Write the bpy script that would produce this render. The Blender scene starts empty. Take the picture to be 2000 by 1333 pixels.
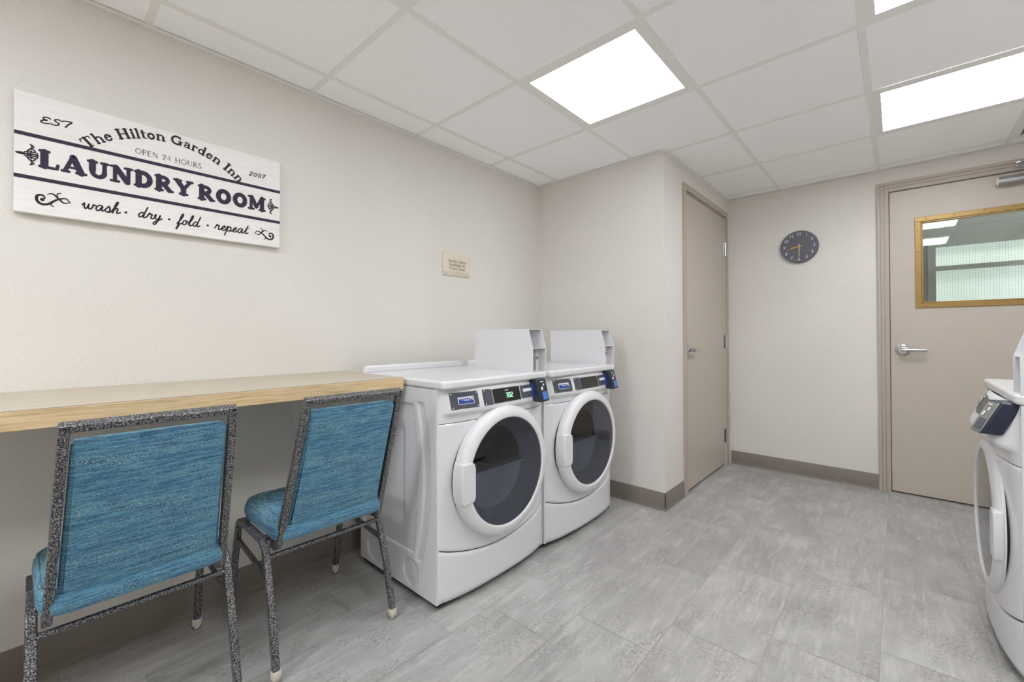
import bpy, bmesh, math, random
from mathutils import Vector, Matrix
random.seed(7)
R = math.radians
scn = bpy.context.scene
col = scn.collection

# ------------------------------------------------------------------ camera
cam_d = bpy.data.cameras.new('camera')
cam = bpy.data.objects.new('camera', cam_d); col.objects.link(cam)
cam_d.sensor_width = 36.0
cam_d.lens = 835.174 / 2000 * 36.0
cam_d.shift_y = -18.59 / 2000
cam_d.clip_start = 0.02
cam.matrix_world = (Matrix.Translation((2.11967, 0.0, 1.11606)) @ Matrix.Rotation(R(41.9883), 4, 'Z')
                    @ Matrix.Rotation(R(90 + 0.5613), 4, 'X') @ Matrix.Rotation(R(-0.0987), 4, 'Z'))
scn.camera = cam

# ------------------------------------------------------------------ world and exposure
world = bpy.data.worlds.new('world'); scn.world = world
world.use_nodes = True
world.node_tree.nodes['Background'].inputs[0].default_value = (0.8, 0.85, 0.9, 1)
world.node_tree.nodes['Background'].inputs[1].default_value = 0.4
scn.view_settings.view_transform = 'Standard'
scn.view_settings.look = 'None'
scn.view_settings.gamma = 1.0
scn.view_settings.use_curve_mapping = False
scn.view_settings.exposure = 0.93
PANELS = {(1, 1): 2.9, (1, -1): 3.2, (1, -3): 7.0, (1, -5): 24.0, (3, 3): 8.6, (3, 1): 7.6, (3, -1): 7.0}   # strength of each ceiling panel; the two behind the camera are added for bounce
scn.cycles.max_bounces = 14
scn.cycles.diffuse_bounces = 10
scn.cycles.use_denoising = True
scn.cycles.sample_clamp_indirect = 6.0

# ------------------------------------------------------------------ helpers: objects
def setp(o, label=None, cat=None, group=None, kind=None):
    if label: o['label'] = label
    if cat: o['category'] = cat
    if group: o['group'] = group
    if kind: o['kind'] = kind
    return o

def empty(name, loc=(0, 0, 0), rz=0, **k):
    o = bpy.data.objects.new(name, None); col.objects.link(o)
    o.location = loc; o.rotation_euler = (0, 0, rz); o.empty_display_size = 0.1
    return setp(o, **k)

class MB:
    """collects shapes and links them as ONE mesh object"""
    def __init__(self):
        self.v = []; self.f = []; self.m = []; self.attr = []
    def add(self, verts, faces, mat=0, val=0.0):
        n = len(self.v)
        self.v += [tuple(p) for p in verts]
        for f in faces:
            self.f.append([i + n for i in f]); self.m.append(mat); self.attr.append(val)
        return self
    def box(self, x0, x1, y0, y1, z0, z1, mat=0):
        v = [(x, y, z) for z in (z0, z1) for y in (y0, y1) for x in (x0, x1)]
        return self.add(v, [(0, 2, 3, 1), (4, 5, 7, 6), (0, 1, 5, 4), (2, 6, 7, 3), (0, 4, 6, 2), (1, 3, 7, 5)], mat)
    def quad(self, a, b, c, d, mat=0, val=0.0):
        return self.add([a, b, c, d], [(0, 1, 2, 3)], mat, val)
    def prism(self, outline, to3, d0, d1, mat=0):
        """outline: 2-D points; to3(u, v, d) -> point"""
        n = len(outline)
        v = [to3(u, w, d0) for u, w in outline] + [to3(u, w, d1) for u, w in outline]
        f = [tuple(range(n - 1, -1, -1)), tuple(range(n, 2 * n))]
        f += [(i, (i + 1) % n, n + (i + 1) % n, n + i) for i in range(n)]
        return self.add(v, f, mat)
    def cyl(self, p0, p1, r0, r1=None, n=24, mat=0, caps=True):
        r1 = r0 if r1 is None else r1
        p0, p1 = Vector(p0), Vector(p1)
        a = (p1 - p0).normalized()
        u = a.orthogonal().normalized(); w = a.cross(u)
        v = []
        for p, r in ((p0, r0), (p1, r1)):
            for k in range(n):
                t = 2 * math.pi * k / n
                v.append(p + r * (math.cos(t) * u + math.sin(t) * w))
        f = [(k, (k + 1) % n, n + (k + 1) % n, n + k) for k in range(n)]
        if caps: f += [tuple(range(n - 1, -1, -1)), tuple(range(n, 2 * n))]
        return self.add(v, f, mat)
    def lathe(self, prof, origin, axis, n=48, a0=0.0, a1=2 * math.pi, mat=0, ref=(0, 0, 1)):
        """prof: list of (radius, height along axis)"""
        o, a = Vector(origin), Vector(axis).normalized()
        u = Vector(ref) if abs(a.z) < 0.9 else Vector((1, 0, 0)); u = (u - u.dot(a) * a).normalized(); w = a.cross(u)
        full = abs(a1 - a0) > 6.28
        cols = n if full else n + 1
        v = []
        for r, h in prof:
            for k in range(cols):
                t = a0 + (a1 - a0) * k / n
                v.append(o + h * a + r * (math.cos(t) * u + math.sin(t) * w))
        f = []
        for i in range(len(prof) - 1):
            for k in range(n):
                k2 = (k + 1) % cols
                f.append((i * cols + k, i * cols + k2, (i + 1) * cols + k2, (i + 1) * cols + k))
        return self.add(v, f, mat)
    def grid(self, fn, us, vs, mat=0, skip=None):
        n = len(us)
        v = [fn(a, b) for b in vs for a in us]
        f = []
        for j in range(len(vs) - 1):
            for i in range(n - 1):
                if skip and skip((us[i] + us[i + 1]) / 2, (vs[j] + vs[j + 1]) / 2): continue
                f.append((j * n + i, j * n + i + 1, (j + 1) * n + i + 1, (j + 1) * n + i))
        return self.add(v, f, mat)
    def sweep(self, path, w, d, side, mat=0):
        """rectangular tube: w across `side`, d in the plane of the path"""
        P = [Vector(p) for p in path]; s = Vector(side).normalized()
        v = []
        for i, p in enumerate(P):
            t = (P[min(i + 1, len(P) - 1)] - P[max(i - 1, 0)]).normalized()
            nrm = t.cross(s).normalized()
            for a, b in ((-1, -1), (1, -1), (1, 1), (-1, 1)):
                v.append(p + s * (a * w / 2) + nrm * (b * d / 2))
        f = []
        for i in range(len(P) - 1):
            for k in range(4):
                f.append((i * 4 + k, i * 4 + (k + 1) % 4, i * 4 + 4 + (k + 1) % 4, i * 4 + 4 + k))
        n = len(P) * 4
        f += [(3, 2, 1, 0), (n - 4, n - 3, n - 2, n - 1)]
        return self.add(v, f, mat)
    def tube(self, path, r, n=10, mat=0, closed=False):
        P = [Vector(p) for p in path]; N = len(P)
        up = None; v = []
        for i, p in enumerate(P):
            if closed: t = (P[(i + 1) % N] - P[i - 1]).normalized()
            else: t = (P[min(i + 1, N - 1)] - P[max(i - 1, 0)]).normalized()
            if up is None: up = t.orthogonal().normalized()
            up = (up - up.dot(t) * t).normalized(); w = t.cross(up)
            rr = r[i] if isinstance(r, (list, tuple)) else r
            for k in range(n):
                a = 2 * math.pi * k / n
                v.append(p + rr * (math.cos(a) * up + math.sin(a) * w))
        f = []
        for i in range(N if closed else N - 1):
            for k in range(n):
                a, b = i * n, ((i + 1) % N) * n
                f.append((a + k, a + (k + 1) % n, b + (k + 1) % n, b + k))
        if not closed: f += [tuple(range(n - 1, -1, -1)), tuple(range((N - 1) * n, N * n))]
        return self.add(v, f, mat)
    def build(self, name, mats, parent=None, bevel=0, seg=2, smooth=35, attr=None, fix=True, **k):
        me = bpy.data.meshes.new(name)
        me.from_pydata(self.v, [], self.f)
        for m in (mats if isinstance(mats, (list, tuple)) else [mats]): me.materials.append(m)
        me.polygons.foreach_set('material_index', self.m)
        if attr:
            at = me.attributes.new(attr, 'FLOAT', 'FACE'); at.data.foreach_set('value', self.attr)
        if fix:
            bm = bmesh.new(); bm.from_mesh(me)
            bmesh.ops.recalc_face_normals(bm, faces=bm.faces); bm.to_mesh(me); bm.free()
        if smooth:
            me.polygons.foreach_set('use_smooth', [True] * len(me.polygons))
            me.set_sharp_from_angle(angle=R(smooth))
        o = bpy.data.objects.new(name, me); col.objects.link(o)
        if bevel:
            b = o.modifiers.new('bevel', 'BEVEL'); b.width = bevel; b.segments = seg
            b.limit_method = 'ANGLE'; b.angle_limit = R(40); b.harden_normals = False
        if parent: o.parent = parent
        return setp(o, **k)

def rounded(pts, radii, n=6):
    """2-D polygon with rounded corners"""
    out = []
    N = len(pts)
    for i, p in enumerate(pts):
        r = radii[i] if isinstance(radii, (list, tuple)) else radii
        p = Vector(p); a = Vector(pts[i - 1]); b = Vector(pts[(i + 1) % N])
        if r <= 0: out.append(tuple(p)); continue
        da = (a - p).normalized(); db = (b - p).normalized()
        ang = da.angle(db); t = r / math.tan(ang / 2)
        c = p + (da + db).normalized() * (r / math.sin(ang / 2))
        s0 = p + da * t - c; s1 = p + db * t - c
        a0 = math.atan2(s0.y, s0.x); a1 = math.atan2(s1.y, s1.x)
        d = (a1 - a0 + math.pi) % (2 * math.pi) - math.pi
        for k in range(n + 1):
            t_ = a0 + d * k / n
            out.append((c.x + r * math.cos(t_), c.y + r * math.sin(t_)))
    return out

def bend(path, r, n=6):
    """3-D polyline with rounded corners"""
    out = [Vector(path[0])]
    for i in range(1, len(path) - 1):
        p, a, b = Vector(path[i]), Vector(path[i - 1]), Vector(path[i + 1])
        da = (a - p).normalized(); db = (b - p).normalized()
        ang = da.angle(db); t = r / math.tan(ang / 2)
        c = p + (da + db).normalized() * (r / math.sin(ang / 2))
        s0 = (p + da * t - c); s1 = (p + db * t - c)
        tot = s0.angle(s1); ax = s0.cross(s1).normalized()
        for k in range(n + 1):
            out.append(c + Matrix.Rotation(tot * k / n, 3, ax) @ s0)
    out.append(Vector(path[-1]))
    return out

def lin(a, b, n): return [a + (b - a) * i / n for i in range(n + 1)]
def sstep(a, b, x):
    t = max(0.0, min(1.0, (x - a) / (b - a))); return t * t * (3 - 2 * t)

# ------------------------------------------------------------------ helpers: materials
def srgb(r, g, b):
    f = lambda c: (c / 255) / 12.92 if c / 255 <= 0.04045 else ((c / 255 + 0.055) / 1.055) ** 2.4
    return (f(r), f(g), f(b), 1.0)

class NT:
    def __init__(self, name):
        self.mat = bpy.data.materials.new(name); self.mat.use_nodes = True
        self.nt = self.mat.node_tree
        self.bsdf = self.nt.nodes['Principled BSDF']
        self.out = self.nt.nodes['Material Output']
    def n(self, kind, ins=None, **props):
        nd = self.nt.nodes.new(kind)
        for k, v in props.items(): setattr(nd, k, v)
        for k, v in (ins or {}).items(): self.put(nd.inputs[k], v)
        return nd
    def put(self, sock, v):
        if isinstance(v, bpy.types.NodeSocket): self.nt.links.new(v, sock)
        elif v is not None: sock.default_value = v
    def coord(self, which='Object', scale=(1, 1, 1), loc=(0, 0, 0)):
        tc = self.n('ShaderNodeTexCoord')
        mp = self.n('ShaderNodeMapping', {'Vector': tc.outputs[which], 'Scale': scale, 'Location': loc})
        return mp.outputs[0]
    def noise(self, vec, scale, detail=3, rough=0.55, out=0):
        return self.n('ShaderNodeTexNoise', {'Vector': vec, 'Scale': scale, 'Detail': detail, 'Roughness': rough}).outputs[out]
    def ramp(self, fac, stops, interp='LINEAR'):
        nd = self.n('ShaderNodeValToRGB', {'Fac': fac}); cr = nd.color_ramp; cr.interpolation = interp
        while len(cr.elements) < len(stops): cr.elements.new(0.5)
        for e, (p, c) in zip(cr.elements, stops): e.position = p; e.color = c
        return nd.outputs[0]
    def mix(self, fac, a, b, mode='MIX'):
        nd = self.n('ShaderNodeMix', data_type='RGBA', blend_type=mode)
        self.put(nd.inputs[0], fac); self.put(nd.inputs[6], a); self.put(nd.inputs[7], b)
        return nd.outputs[2]
    def math(self, op, a, b=0.0):
        nd = self.n('ShaderNodeMath', operation=op); self.put(nd.inputs[0], a); self.put(nd.inputs[1], b); return nd.outputs[0]
    def set(self, **k):
        names = dict(color='Base Color', rough='Roughness', metal='Metallic', spec='Specular IOR Level', coat='Coat Weight',
                     coat_rough='Coat Roughness', normal='Normal', emit='Emission Color', emit_s='Emission Strength', sheen='Sheen Weight')
        for a, v in k.items(): self.put(self.bsdf.inputs[names[a]], v)
        return self
    def bump(self, h, strength=0.2, dist=0.001):
        return self.n('ShaderNodeBump', {'Height': h, 'Strength': strength, 'Distance': dist}).outputs[0]

def plain(name, c, rough=0.5, metal=0.0, spec=0.5, coat=0.0, var=0.04, scale=12.0, bump=0.0):
    """solid colour with a faint procedural unevenness"""
    t = NT(name)
    v = t.coord()
    f = t.noise(v, scale, 3)
    lo = tuple(x * (1 - var) for x in c[:3]) + (1,); hi = tuple(min(1, x * (1 + var)) for x in c[:3]) + (1,)
    t.set(color=t.ramp(f, [(0.3, lo), (0.7, hi)]), rough=rough, metal=metal, spec=spec, coat=coat)
    if bump: t.set(normal=t.bump(t.noise(v, 300, 2), bump, 0.0006))
    return t.mat

def emitter(name, c, s):
    t = NT(name)
    t.set(color=(0.8, 0.8, 0.8, 1), emit=c, emit_s=s, rough=0.4)
    return t.mat

def m_wallpaper():
    t = NT('beige_wallpaper')
    v = t.coord()
    blot = t.noise(v, 2.2, 3)
    weave_v = t.coord(scale=(420, 420, 60)); weave_h = t.coord(scale=(90, 90, 480))
    w = t.math('ADD', t.noise(weave_v, 1.0, 1), t.noise(weave_h, 1.0, 1))
    base = t.ramp(blot, [(0.3, srgb(218, 214, 208)), (0.7, srgb(223, 219, 213))])
    c = t.mix(0.14, base, t.ramp(t.math('MULTIPLY', w, 0.5), [(0.35, (0.44, 0.42, 0.39, 1)), (0.65, (0.93, 0.91, 0.88, 1))]))
    t.set(color=c, rough=0.62, spec=0.35, normal=t.bump(w, 0.12, 0.0006))
    return t.mat

def m_floor():
    t = NT('grey_vinyl_tile')
    tc = t.n('ShaderNodeTexCoord').outputs['Object']
    at = t.n('ShaderNodeAttribute', attribute_name='tile')
    off = t.n('ShaderNodeCombineXYZ', {0: t.math('MULTIPLY', at.outputs['Fac'], 37.0), 1: t.math('MULTIPLY', at.outputs['Fac'], 91.0), 2: 0.0}).outputs[0]
    v = t.n('ShaderNodeVectorMath', {0: tc, 1: off}, operation='ADD').outputs[0]
    def sc(s): return t.n('ShaderNodeMapping', {'Vector': v, 'Scale': s}).outputs[0]
    big = t.noise(sc((5, 2.4, 1)), 1.0, 5, 0.6)
    base = t.ramp(big, [(0.25, srgb(147, 145, 143)), (0.5, srgb(168, 166, 163)), (0.75, srgb(186, 184, 181))])
    streak = t.noise(sc((34, 5, 1)), 1.0, 5, 0.7)
    c = t.mix(t.ramp(streak, [(0.48, (0, 0, 0, 1)), (0.7, (0.75, 0.75, 0.75, 1))]), base, srgb(198, 196, 192))
    speck = t.noise(sc((115, 70, 1)), 1.0, 6, 0.75)
    patch = t.noise(sc((7, 5, 1)), 1.0, 3, 0.6)
    sm = t.math('MULTIPLY', t.ramp(speck, [(0.47, (0, 0, 0, 1)), (0.60, (1, 1, 1, 1))]), t.ramp(patch, [(0.42, (0, 0, 0, 1)), (0.62, (1, 1, 1, 1))]))
    c = t.mix(t.math('MULTIPLY', sm, 0.62), c, srgb(118, 115, 113))
    cloud = t.noise(sc((3.2, 1.5, 1)), 1.0, 2, 0.5)
    c = t.mix(t.ramp(cloud, [(0.5, (0, 0, 0, 1)), (0.75, (0.6, 0.6, 0.6, 1))]), c, srgb(150, 147, 144))
    tone = t.ramp(at.outputs['Fac'], [(0.0, (0.93, 0.93, 0.93, 1)), (1.0, (1.02, 1.02, 1.02, 1))])
    c = t.mix(1.0, c, tone, 'MULTIPLY')
    t.set(color=c, rough=t.ramp(big, [(0.2, (0.36, 0.36, 0.36, 1)), (0.8, (0.5, 0.5, 0.5, 1))]), spec=0.4,
          normal=t.bump(t.math('ADD', streak, speck), 0.1, 0.0008))
    return t.mat

def m_hammer():
    t = NT('hammertone_metal')
    v = t.coord()
    n1 = t.noise(v, 310, 2, 0.6)
    c = t.ramp(n1, [(0.42, srgb(46, 46, 50)), (0.52, srgb(110, 109, 112)), (0.64, srgb(178, 177, 178))])
    t.set(color=c, rough=0.36, metal=0.55, spec=0.5, normal=t.bump(n1, 0.5, 0.0012))
    return t.mat

def m_fabric():
    t = NT('blue_woven_fabric')
    rows = t.noise(t.coord(scale=(7, 7, 210)), 1.0, 3, 0.7)
    rows2 = t.noise(t.coord(scale=(22, 22, 520), loc=(3, 1, 2)), 1.0, 2, 0.6)
    flick = t.noise(t.coord(scale=(170, 210, 460), loc=(7, 2, 5)), 1.0, 2, 0.7)
    zone = t.noise(t.coord(scale=(4, 4, 30), loc=(9, 4, 0)), 1.0, 3, 0.6)
    c = t.ramp(rows, [(0.3, srgb(52, 92, 136)), (0.45, srgb(74, 126, 164)), (0.56, srgb(104, 160, 186)), (0.7, srgb(66, 134, 158))])
    c = t.mix(t.ramp(rows2, [(0.46, (0, 0, 0, 1)), (0.64, (0.85, 0.85, 0.85, 1))]), c, srgb(36, 78, 112))
    gm = t.math('MULTIPLY', t.ramp(flick, [(0.5, (0, 0, 0, 1)), (0.62, (1, 1, 1, 1))]), t.ramp(zone, [(0.36, (0.15, 0.15, 0.15, 1)), (0.66, (0.9, 0.9, 0.9, 1))]))
    c = t.mix(gm, c, srgb(160, 194, 186))
    t.set(color=c, rough=0.85, spec=0.2, sheen=0.15, normal=t.bump(t.math('ADD', rows2, flick), 0.4, 0.0012))
    return t.mat

def m_wood():
    t = NT('light_maple_edge')
    g = t.noise(t.coord(scale=(40, 9, 190)), 1.0, 4, 0.6)
    c = t.ramp(g, [(0.3, srgb(188, 160, 118)), (0.5, srgb(217, 190, 148)), (0.7, srgb(228, 204, 165))])
    t.set(color=c, rough=0.42, spec=0.4)
    return t.mat

def m_laminate():
    t = NT('cream_laminate')
    g = t.noise(t.coord(scale=(26, 1.6, 10)), 1.0, 4, 0.6)
    t.set(color=t.ramp(g, [(0.3, srgb(182, 170, 150)), (0.7, srgb(191, 180, 161))]), rough=0.34, spec=0.5)
    return t.mat

def m_ceiling():
    t = NT('white_ceiling_tile')
    v = t.coord()
    f = t.noise(v, 260, 2); b = t.noise(v, 3, 3)
    t.set(color=t.mix(0.25, t.ramp(b, [(0.3, srgb(248, 248, 248)), (0.7, srgb(252, 252, 252))]), t.ramp(f, [(0.35, (0.86, 0.86, 0.86, 1)), (0.6, (0.97, 0.97, 0.97, 1))])),
          rough=0.9, spec=0.1, normal=t.bump(f, 0.15, 0.0006))
    return t.mat

def m_signboard():
    t = NT('whitewashed_board')
    g = t.noise(t.coord(scale=(10, 6, 60)), 1.0, 4, 0.6)
    t.set(color=t.ramp(g, [(0.3, srgb(229, 227, 224)), (0.7, srgb(237, 235, 233))]), rough=0.5, spec=0.3)
    return t.mat

def m_glass(name, tint, mixf, rough=0.02):
    t = NT(name)
    tr = t.n('ShaderNodeBsdfTransparent', {'Color': tint})
    gl = t.n('ShaderNodeBsdfGlossy', {'Color': (1, 1, 1, 1), 'Roughness': rough})
    fr = t.n('ShaderNodeFresnel', {'IOR': 1.5})
    fac = t.math('ADD', fr.outputs[0], mixf)
    sh = t.n('ShaderNodeMixShader', {0: fac, 1: tr.outputs[0], 2: gl.outputs[0]})
    t.nt.links.new(sh.outputs[0], t.out.inputs['Surface'])
    return t.mat

M = {}
M['wall'] = m_wallpaper()
M['floor'] = m_floor()
M['ceiling'] = m_ceiling()
M['grid'] = plain('white_painted_grid', srgb(236, 235, 231), 0.5, spec=0.3, var=0.01)
M['grout'] = plain('grey_grout', srgb(150, 147, 143), 0.8, var=0.25, scale=4)
M['taupe'] = plain('taupe_painted_metal', srgb(190, 180, 168), 0.4, spec=0.4, var=0.015, bump=0.05)
M['taupe_frame'] = plain('taupe_painted_frame', srgb(178, 167, 155), 0.42, spec=0.4, var=0.02)
M['base'] = plain('grey_rubber_base', srgb(126, 118, 110), 0.5, spec=0.4, var=0.04)
M['chrome'] = plain('satin_chrome', srgb(205, 206, 210), 0.2, metal=1.0, var=0.02)
M['steel'] = plain('brushed_aluminium', srgb(176, 178, 176), 0.35, metal=0.85, var=0.03)
M['gold'] = plain('brass_painted_frame', srgb(158, 127, 72), 0.35, metal=0.35, var=0.04)
M['white'] = plain('white_enamel', srgb(219, 219, 222), 0.22, spec=0.5, coat=0.35, var=0.008)
M['whitep'] = plain('white_plastic', srgb(219, 219, 221), 0.3, spec=0.5, var=0.008)
M['slate'] = plain('slate_plastic', srgb(146, 154, 174), 0.14, metal=0.25, spec=0.5, var=0.03)
M['badge'] = plain('dark_slate_plate', srgb(76, 78, 88), 0.35, spec=0.4, var=0.05)
M['black'] = plain('black_plastic', srgb(30, 31, 36), 0.35, spec=0.4, var=0.05)
M['screen'] = plain('black_display', srgb(34, 36, 34), 0.15, spec=0.5, var=0.05)
M['navy'] = plain('navy_plastic', srgb(36, 42, 62), 0.3, spec=0.5, var=0.05)
M['blue'] = plain('blue_label', srgb(70, 116, 190), 0.4, var=0.06)
M['royal'] = plain('royal_blue_ink', srgb(40, 70, 150), 0.4, var=0.03)
M['pale'] = plain('pale_label', srgb(220, 222, 226), 0.4, var=0.04)
M['dark'] = plain('dark_interior', srgb(150, 150, 155), 0.5, metal=0.15, var=0.1)
M['rubber'] = plain('black_rubber', srgb(20, 20, 20), 0.7, var=0.1)
M['hammer'] = m_hammer()
M['fabric'] = m_fabric()
M['wood'] = m_wood()
M['laminate'] = m_laminate()
M['board'] = m_signboard()
M['ink'] = plain('plum_ink', srgb(58, 50, 68), 0.6, spec=0.2, var=0.06, scale=60)
M['ink_dark'] = plain('charcoal_ink', srgb(48, 44, 52), 0.6, spec=0.2, var=0.06, scale=60)
M['plaque'] = plain('cream_plaque', srgb(222, 213, 195), 0.45, var=0.02)
M['brown'] = plain('brown_lettering', srgb(134, 112, 90), 0.5, var=0.05)
M['dial'] = plain('charcoal_dial', srgb(102, 103, 111), 0.55, spec=0.3, var=0.05)
M['numeral'] = plain('pale_numeral', srgb(214, 218, 226), 0.5, var=0.02)
M['hand'] = plain('gold_hand', srgb(226, 178, 56), 0.35, metal=0.3, var=0.03)
M['hand_pale'] = plain('pale_gold_hand', srgb(236, 214, 160), 0.35, metal=0.2, var=0.03)
M['glide'] = plain('nylon_glide', srgb(206, 198, 186), 0.4, var=0.05)
M['corridor_grey'] = plain('corridor_grey_metal', srgb(150, 147, 142), 0.5, var=0.03)
M['wire'] = plain('wire_mesh', srgb(112, 118, 116), 0.5, metal=0.3, var=0.05)
M['corrpanel'] = emitter('corridor_led', (1.0, 0.99, 0.97, 1), 3.0)
M['frosted'] = emitter('frosted_daylit_pane', srgb(208, 220, 212), 0.43)
M['green'] = emitter('green_digit', (0.1, 0.9, 0.35, 1), 0.9)
M['green_dim'] = emitter('green_dim_digit', (0.1, 0.6, 0.3, 1), 0.25)
M['machine_glass'] = m_glass('smoked_door_glass', (0.86, 0.88, 0.92, 1), 0.02)
M['vision_glass'] = m_glass('wired_glass', (0.9, 0.96, 0.93, 1), 0.05)

# ------------------------------------------------------------------ room measures
H = 2.2986                     # grid face of the ceiling
T = 0.6096
GX, GY = 0.1994, 0.8852        # ceiling grid node
Y1 = 2.677                     # wall behind the machines
X1 = 1.017                     # closet wall
Y2 = 4.066                     # clock wall
XR, YB = 3.16, -3.2            # right wall, wall behind the camera
TH = 0.12

def struct(mb, name, mat, parent=None, **k):
    o = mb.build(name, mat, parent, **k)
    o['kind'] = 'structure'
    return o

# ------------------------------------------------------------------ floor
def floor():
    mb = MB()
    mb.quad((-0.1, YB - 0.1, -0.0012), (XR + 0.1, YB - 0.1, -0.0012), (XR + 0.1, 6.2, -0.0012), (-0.1, 6.2, -0.0012), 1)
    xs = [-0.03, 0.272, 0.56, 0.862, 1.162, 1.465, 1.765, 2.068, 2.36, 2.66, 2.96, 3.26]
    offs = [0.664, 0.856, 1.045, 1.259, 1.453, 1.64, 2.43, 2.61, 2.77, 3.0, 3.2]
    g = 0.0008
    for i in range(len(xs) - 1):
        y = offs[i] - T * 8
        while y < 6.2:
            r = random.random()
            a, b = max(y + g, YB - 0.1), min(y + T - g, 6.2)
            if b > a:
                mb.quad((xs[i] + g, a, 0), (xs[i + 1] - g, a, 0), (xs[i + 1] - g, b, 0), (xs[i] + g, b, 0), 0, r)
            y += T
    struct(mb, 'floor', [M['floor'], M['grout']], smooth=0, attr='tile', fix=False)
floor()

# ------------------------------------------------------------------ walls
WT = H + 0.25
struct(MB().box(-TH, 0, YB - TH, Y1 + TH, -0.05, WT), 'wall_left', M['wall'], smooth=0)
struct(MB().box(-TH, X1 - TH, Y1, Y1 + TH, -0.05, WT), 'wall_recess', M['wall'], smooth=0)
D1A, D1B, DTOP = 3.038, 3.982, 2.137          # closet door opening
mb = MB()
mb.box(X1 - TH, X1, Y1 + TH, D1A, -0.05, WT); mb.box(X1 - TH, X1, D1B, Y2 + TH, -0.05, WT); mb.box(X1 - TH, X1, D1A, D1B, DTOP, WT)
mb.box(X1 - TH, X1, Y1, Y1 + TH, -0.05, WT)
struct(mb, 'wall_closet', M['wall'], smooth=0)
D2A, D2B = 2.083, 3.003                       # entry door opening
mb = MB()
mb.box(X1 - TH, D2A, Y2, Y2 + TH, -0.05, WT); mb.box(D2B, XR + TH, Y2, Y2 + TH, -0.05, WT); mb.box(D2A, D2B, Y2, Y2 + TH, DTOP, WT)
struct(mb, 'wall_back', M['wall'], smooth=0)
struct(MB().box(XR, XR + TH, YB - TH, Y2, -0.05, WT), 'wall_right', M['wall'], smooth=0)
struct(MB().box(0, XR, YB - TH, YB, -0.05, WT), 'wall_front', M['wall'], smooth=0)

# cove baseboards: profile with a small rounded top and toe
def baseboard(name, a, b, nrm, h=0.113):
    mb = MB()
    prof = [(0, 0), (0.011, 0), (0.007, 0.006), (0.0055, 0.02), (0.0055, h - 0.004), (0.003, h), (0, h)]
    a, b, n = Vector(a), Vector(b), Vector(nrm)
    v = [p + n * d + Vector((0, 0, z)) for p in (a, b) for d, z in prof]
    k = len(prof)
    f = [(i, (i + 1) % k, k + (i + 1) % k, k + i) for i in range(k)] + [tuple(range(k)), tuple(range(2 * k - 1, k - 1, -1))]
    mb.add(v, f)
    struct(mb, name, M['base'])
baseboard('baseboard_left', (0, YB, 0), (0, Y1, 0), (1, 0, 0))
baseboard('baseboard_recess', (0.0, Y1, 0), (X1 + 0.0055, Y1, 0), (0, -1, 0))
baseboard('baseboard_closet', (X1, Y1 - 0.0055, 0), (X1, D1A - 0.045, 0), (1, 0, 0))
baseboard('baseboard_back', (X1 + 0.02, Y2, 0), (D2A - 0.07, Y2, 0), (0, -1, 0))

# ------------------------------------------------------------------ ceiling
LIGHTS = list(PANELS)
VENT = (4, 4)
def ceiling():
    mb = MB()
    mb.box(-TH, XR + TH, YB - TH, Y2 + TH, H + 0.12, H + 0.2)
    e = 0.011
    xn = [-0.0] + [GX + i * T for i in range(0, 5)] + [XR]
    yn = [YB] + [GY + j * T for j in range(-6, 6)] + [Y2]
    for i in range(len(xn) - 1):
        for j in range(len(yn) - 1):
            if (i - 1, j - 7) in LIGHTS or (i - 1, j - 7) == VENT: continue
            mb.box(xn[i] + e, xn[i + 1] - e, yn[j] + e, yn[j + 1] - e, H + 0.0035, H + 0.018)
    c = struct(mb, 'ceiling', M['ceiling'], smooth=0)
    g = MB(); w = 0.012
    for i in range(0, 5): g.box(GX + i * T - w, GX + i * T + w, YB, Y2, H, H + 0.003)
    for j in range(-6, 6):
        y = GY + j * T
        for i in range(len(xn) - 1): g.box(xn[i] + (w if i else 0), xn[i + 1] - (w if i < len(xn) - 2 else 0), y - w, y + w, H + 0.0002, H + 0.003)
    a = 0.022
    g.box(0, a, YB, Y1, H - 0.0015, H - 0.0002); g.box(a, X1, Y1 - a, Y1, H - 0.0015, H - 0.0002)
    g.box(X1, X1 + a, Y1 - a, Y2, H - 0.0015, H - 0.0002); g.box(X1 + a, XR, Y2 - a, Y2, H - 0.0015, H - 0.0002)
    g.box(XR - a, XR, YB, Y2 - a, H - 0.0015, H - 0.0002)
    go = g.build('ceiling_grid', M['grid'], c, smooth=0)
    go['kind'] = 'structure'
ceiling()

def panel_light(i, j, label):
    x0, y0 = GX + i * T + 0.012, GY + j * T + 0.012
    s = T - 0.024
    o = empty('ceiling_light', (x0 + s / 2, y0 + s / 2, H), label=label, cat='ceiling light', group='flush ceiling light panels')
    h, q = s / 2, s / 2 - 0.03
    mb = MB()
    z0, z1 = 0.0005, 0.006
    for (a, b, c, d) in ((-h, h, -h, -q), (-h, h, q, h), (-h, -q, -q, q), (q, h, -q, q)): mb.box(a, b, c, d, z0, z1)
    mb.box(-h, h, -h, h, 0.03, 0.05)
    mb.build('frame', M['grid'], o, smooth=0)
    MB().box(-q, q, -q, q, 0.003, 0.012).build('diffuser', emitter('led_diffuser', (0.95, 0.985, 1.03, 1), PANELS[(i, j)]), o, smooth=0)
panel_light(1, 1, 'glowing square ceiling panel above the left dryers, whole in view')
panel_light(3, 3, 'glowing ceiling panel just in front of the grey windowed door')
panel_light(3, 1, 'glowing ceiling panel at the top right edge, only a corner showing')
panel_light(3, -1, 'glowing ceiling panel seen only as the lower bright mirror patch in the door window')
for i_, j_ in ((1, -1), (1, -3), (1, -5)):  # the farthest back are unseen panels added to bounce light onto the ceiling
    panel_light(i_, j_, 'glowing ceiling panel outside the picture, one of a row partly added for bounce light')

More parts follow.
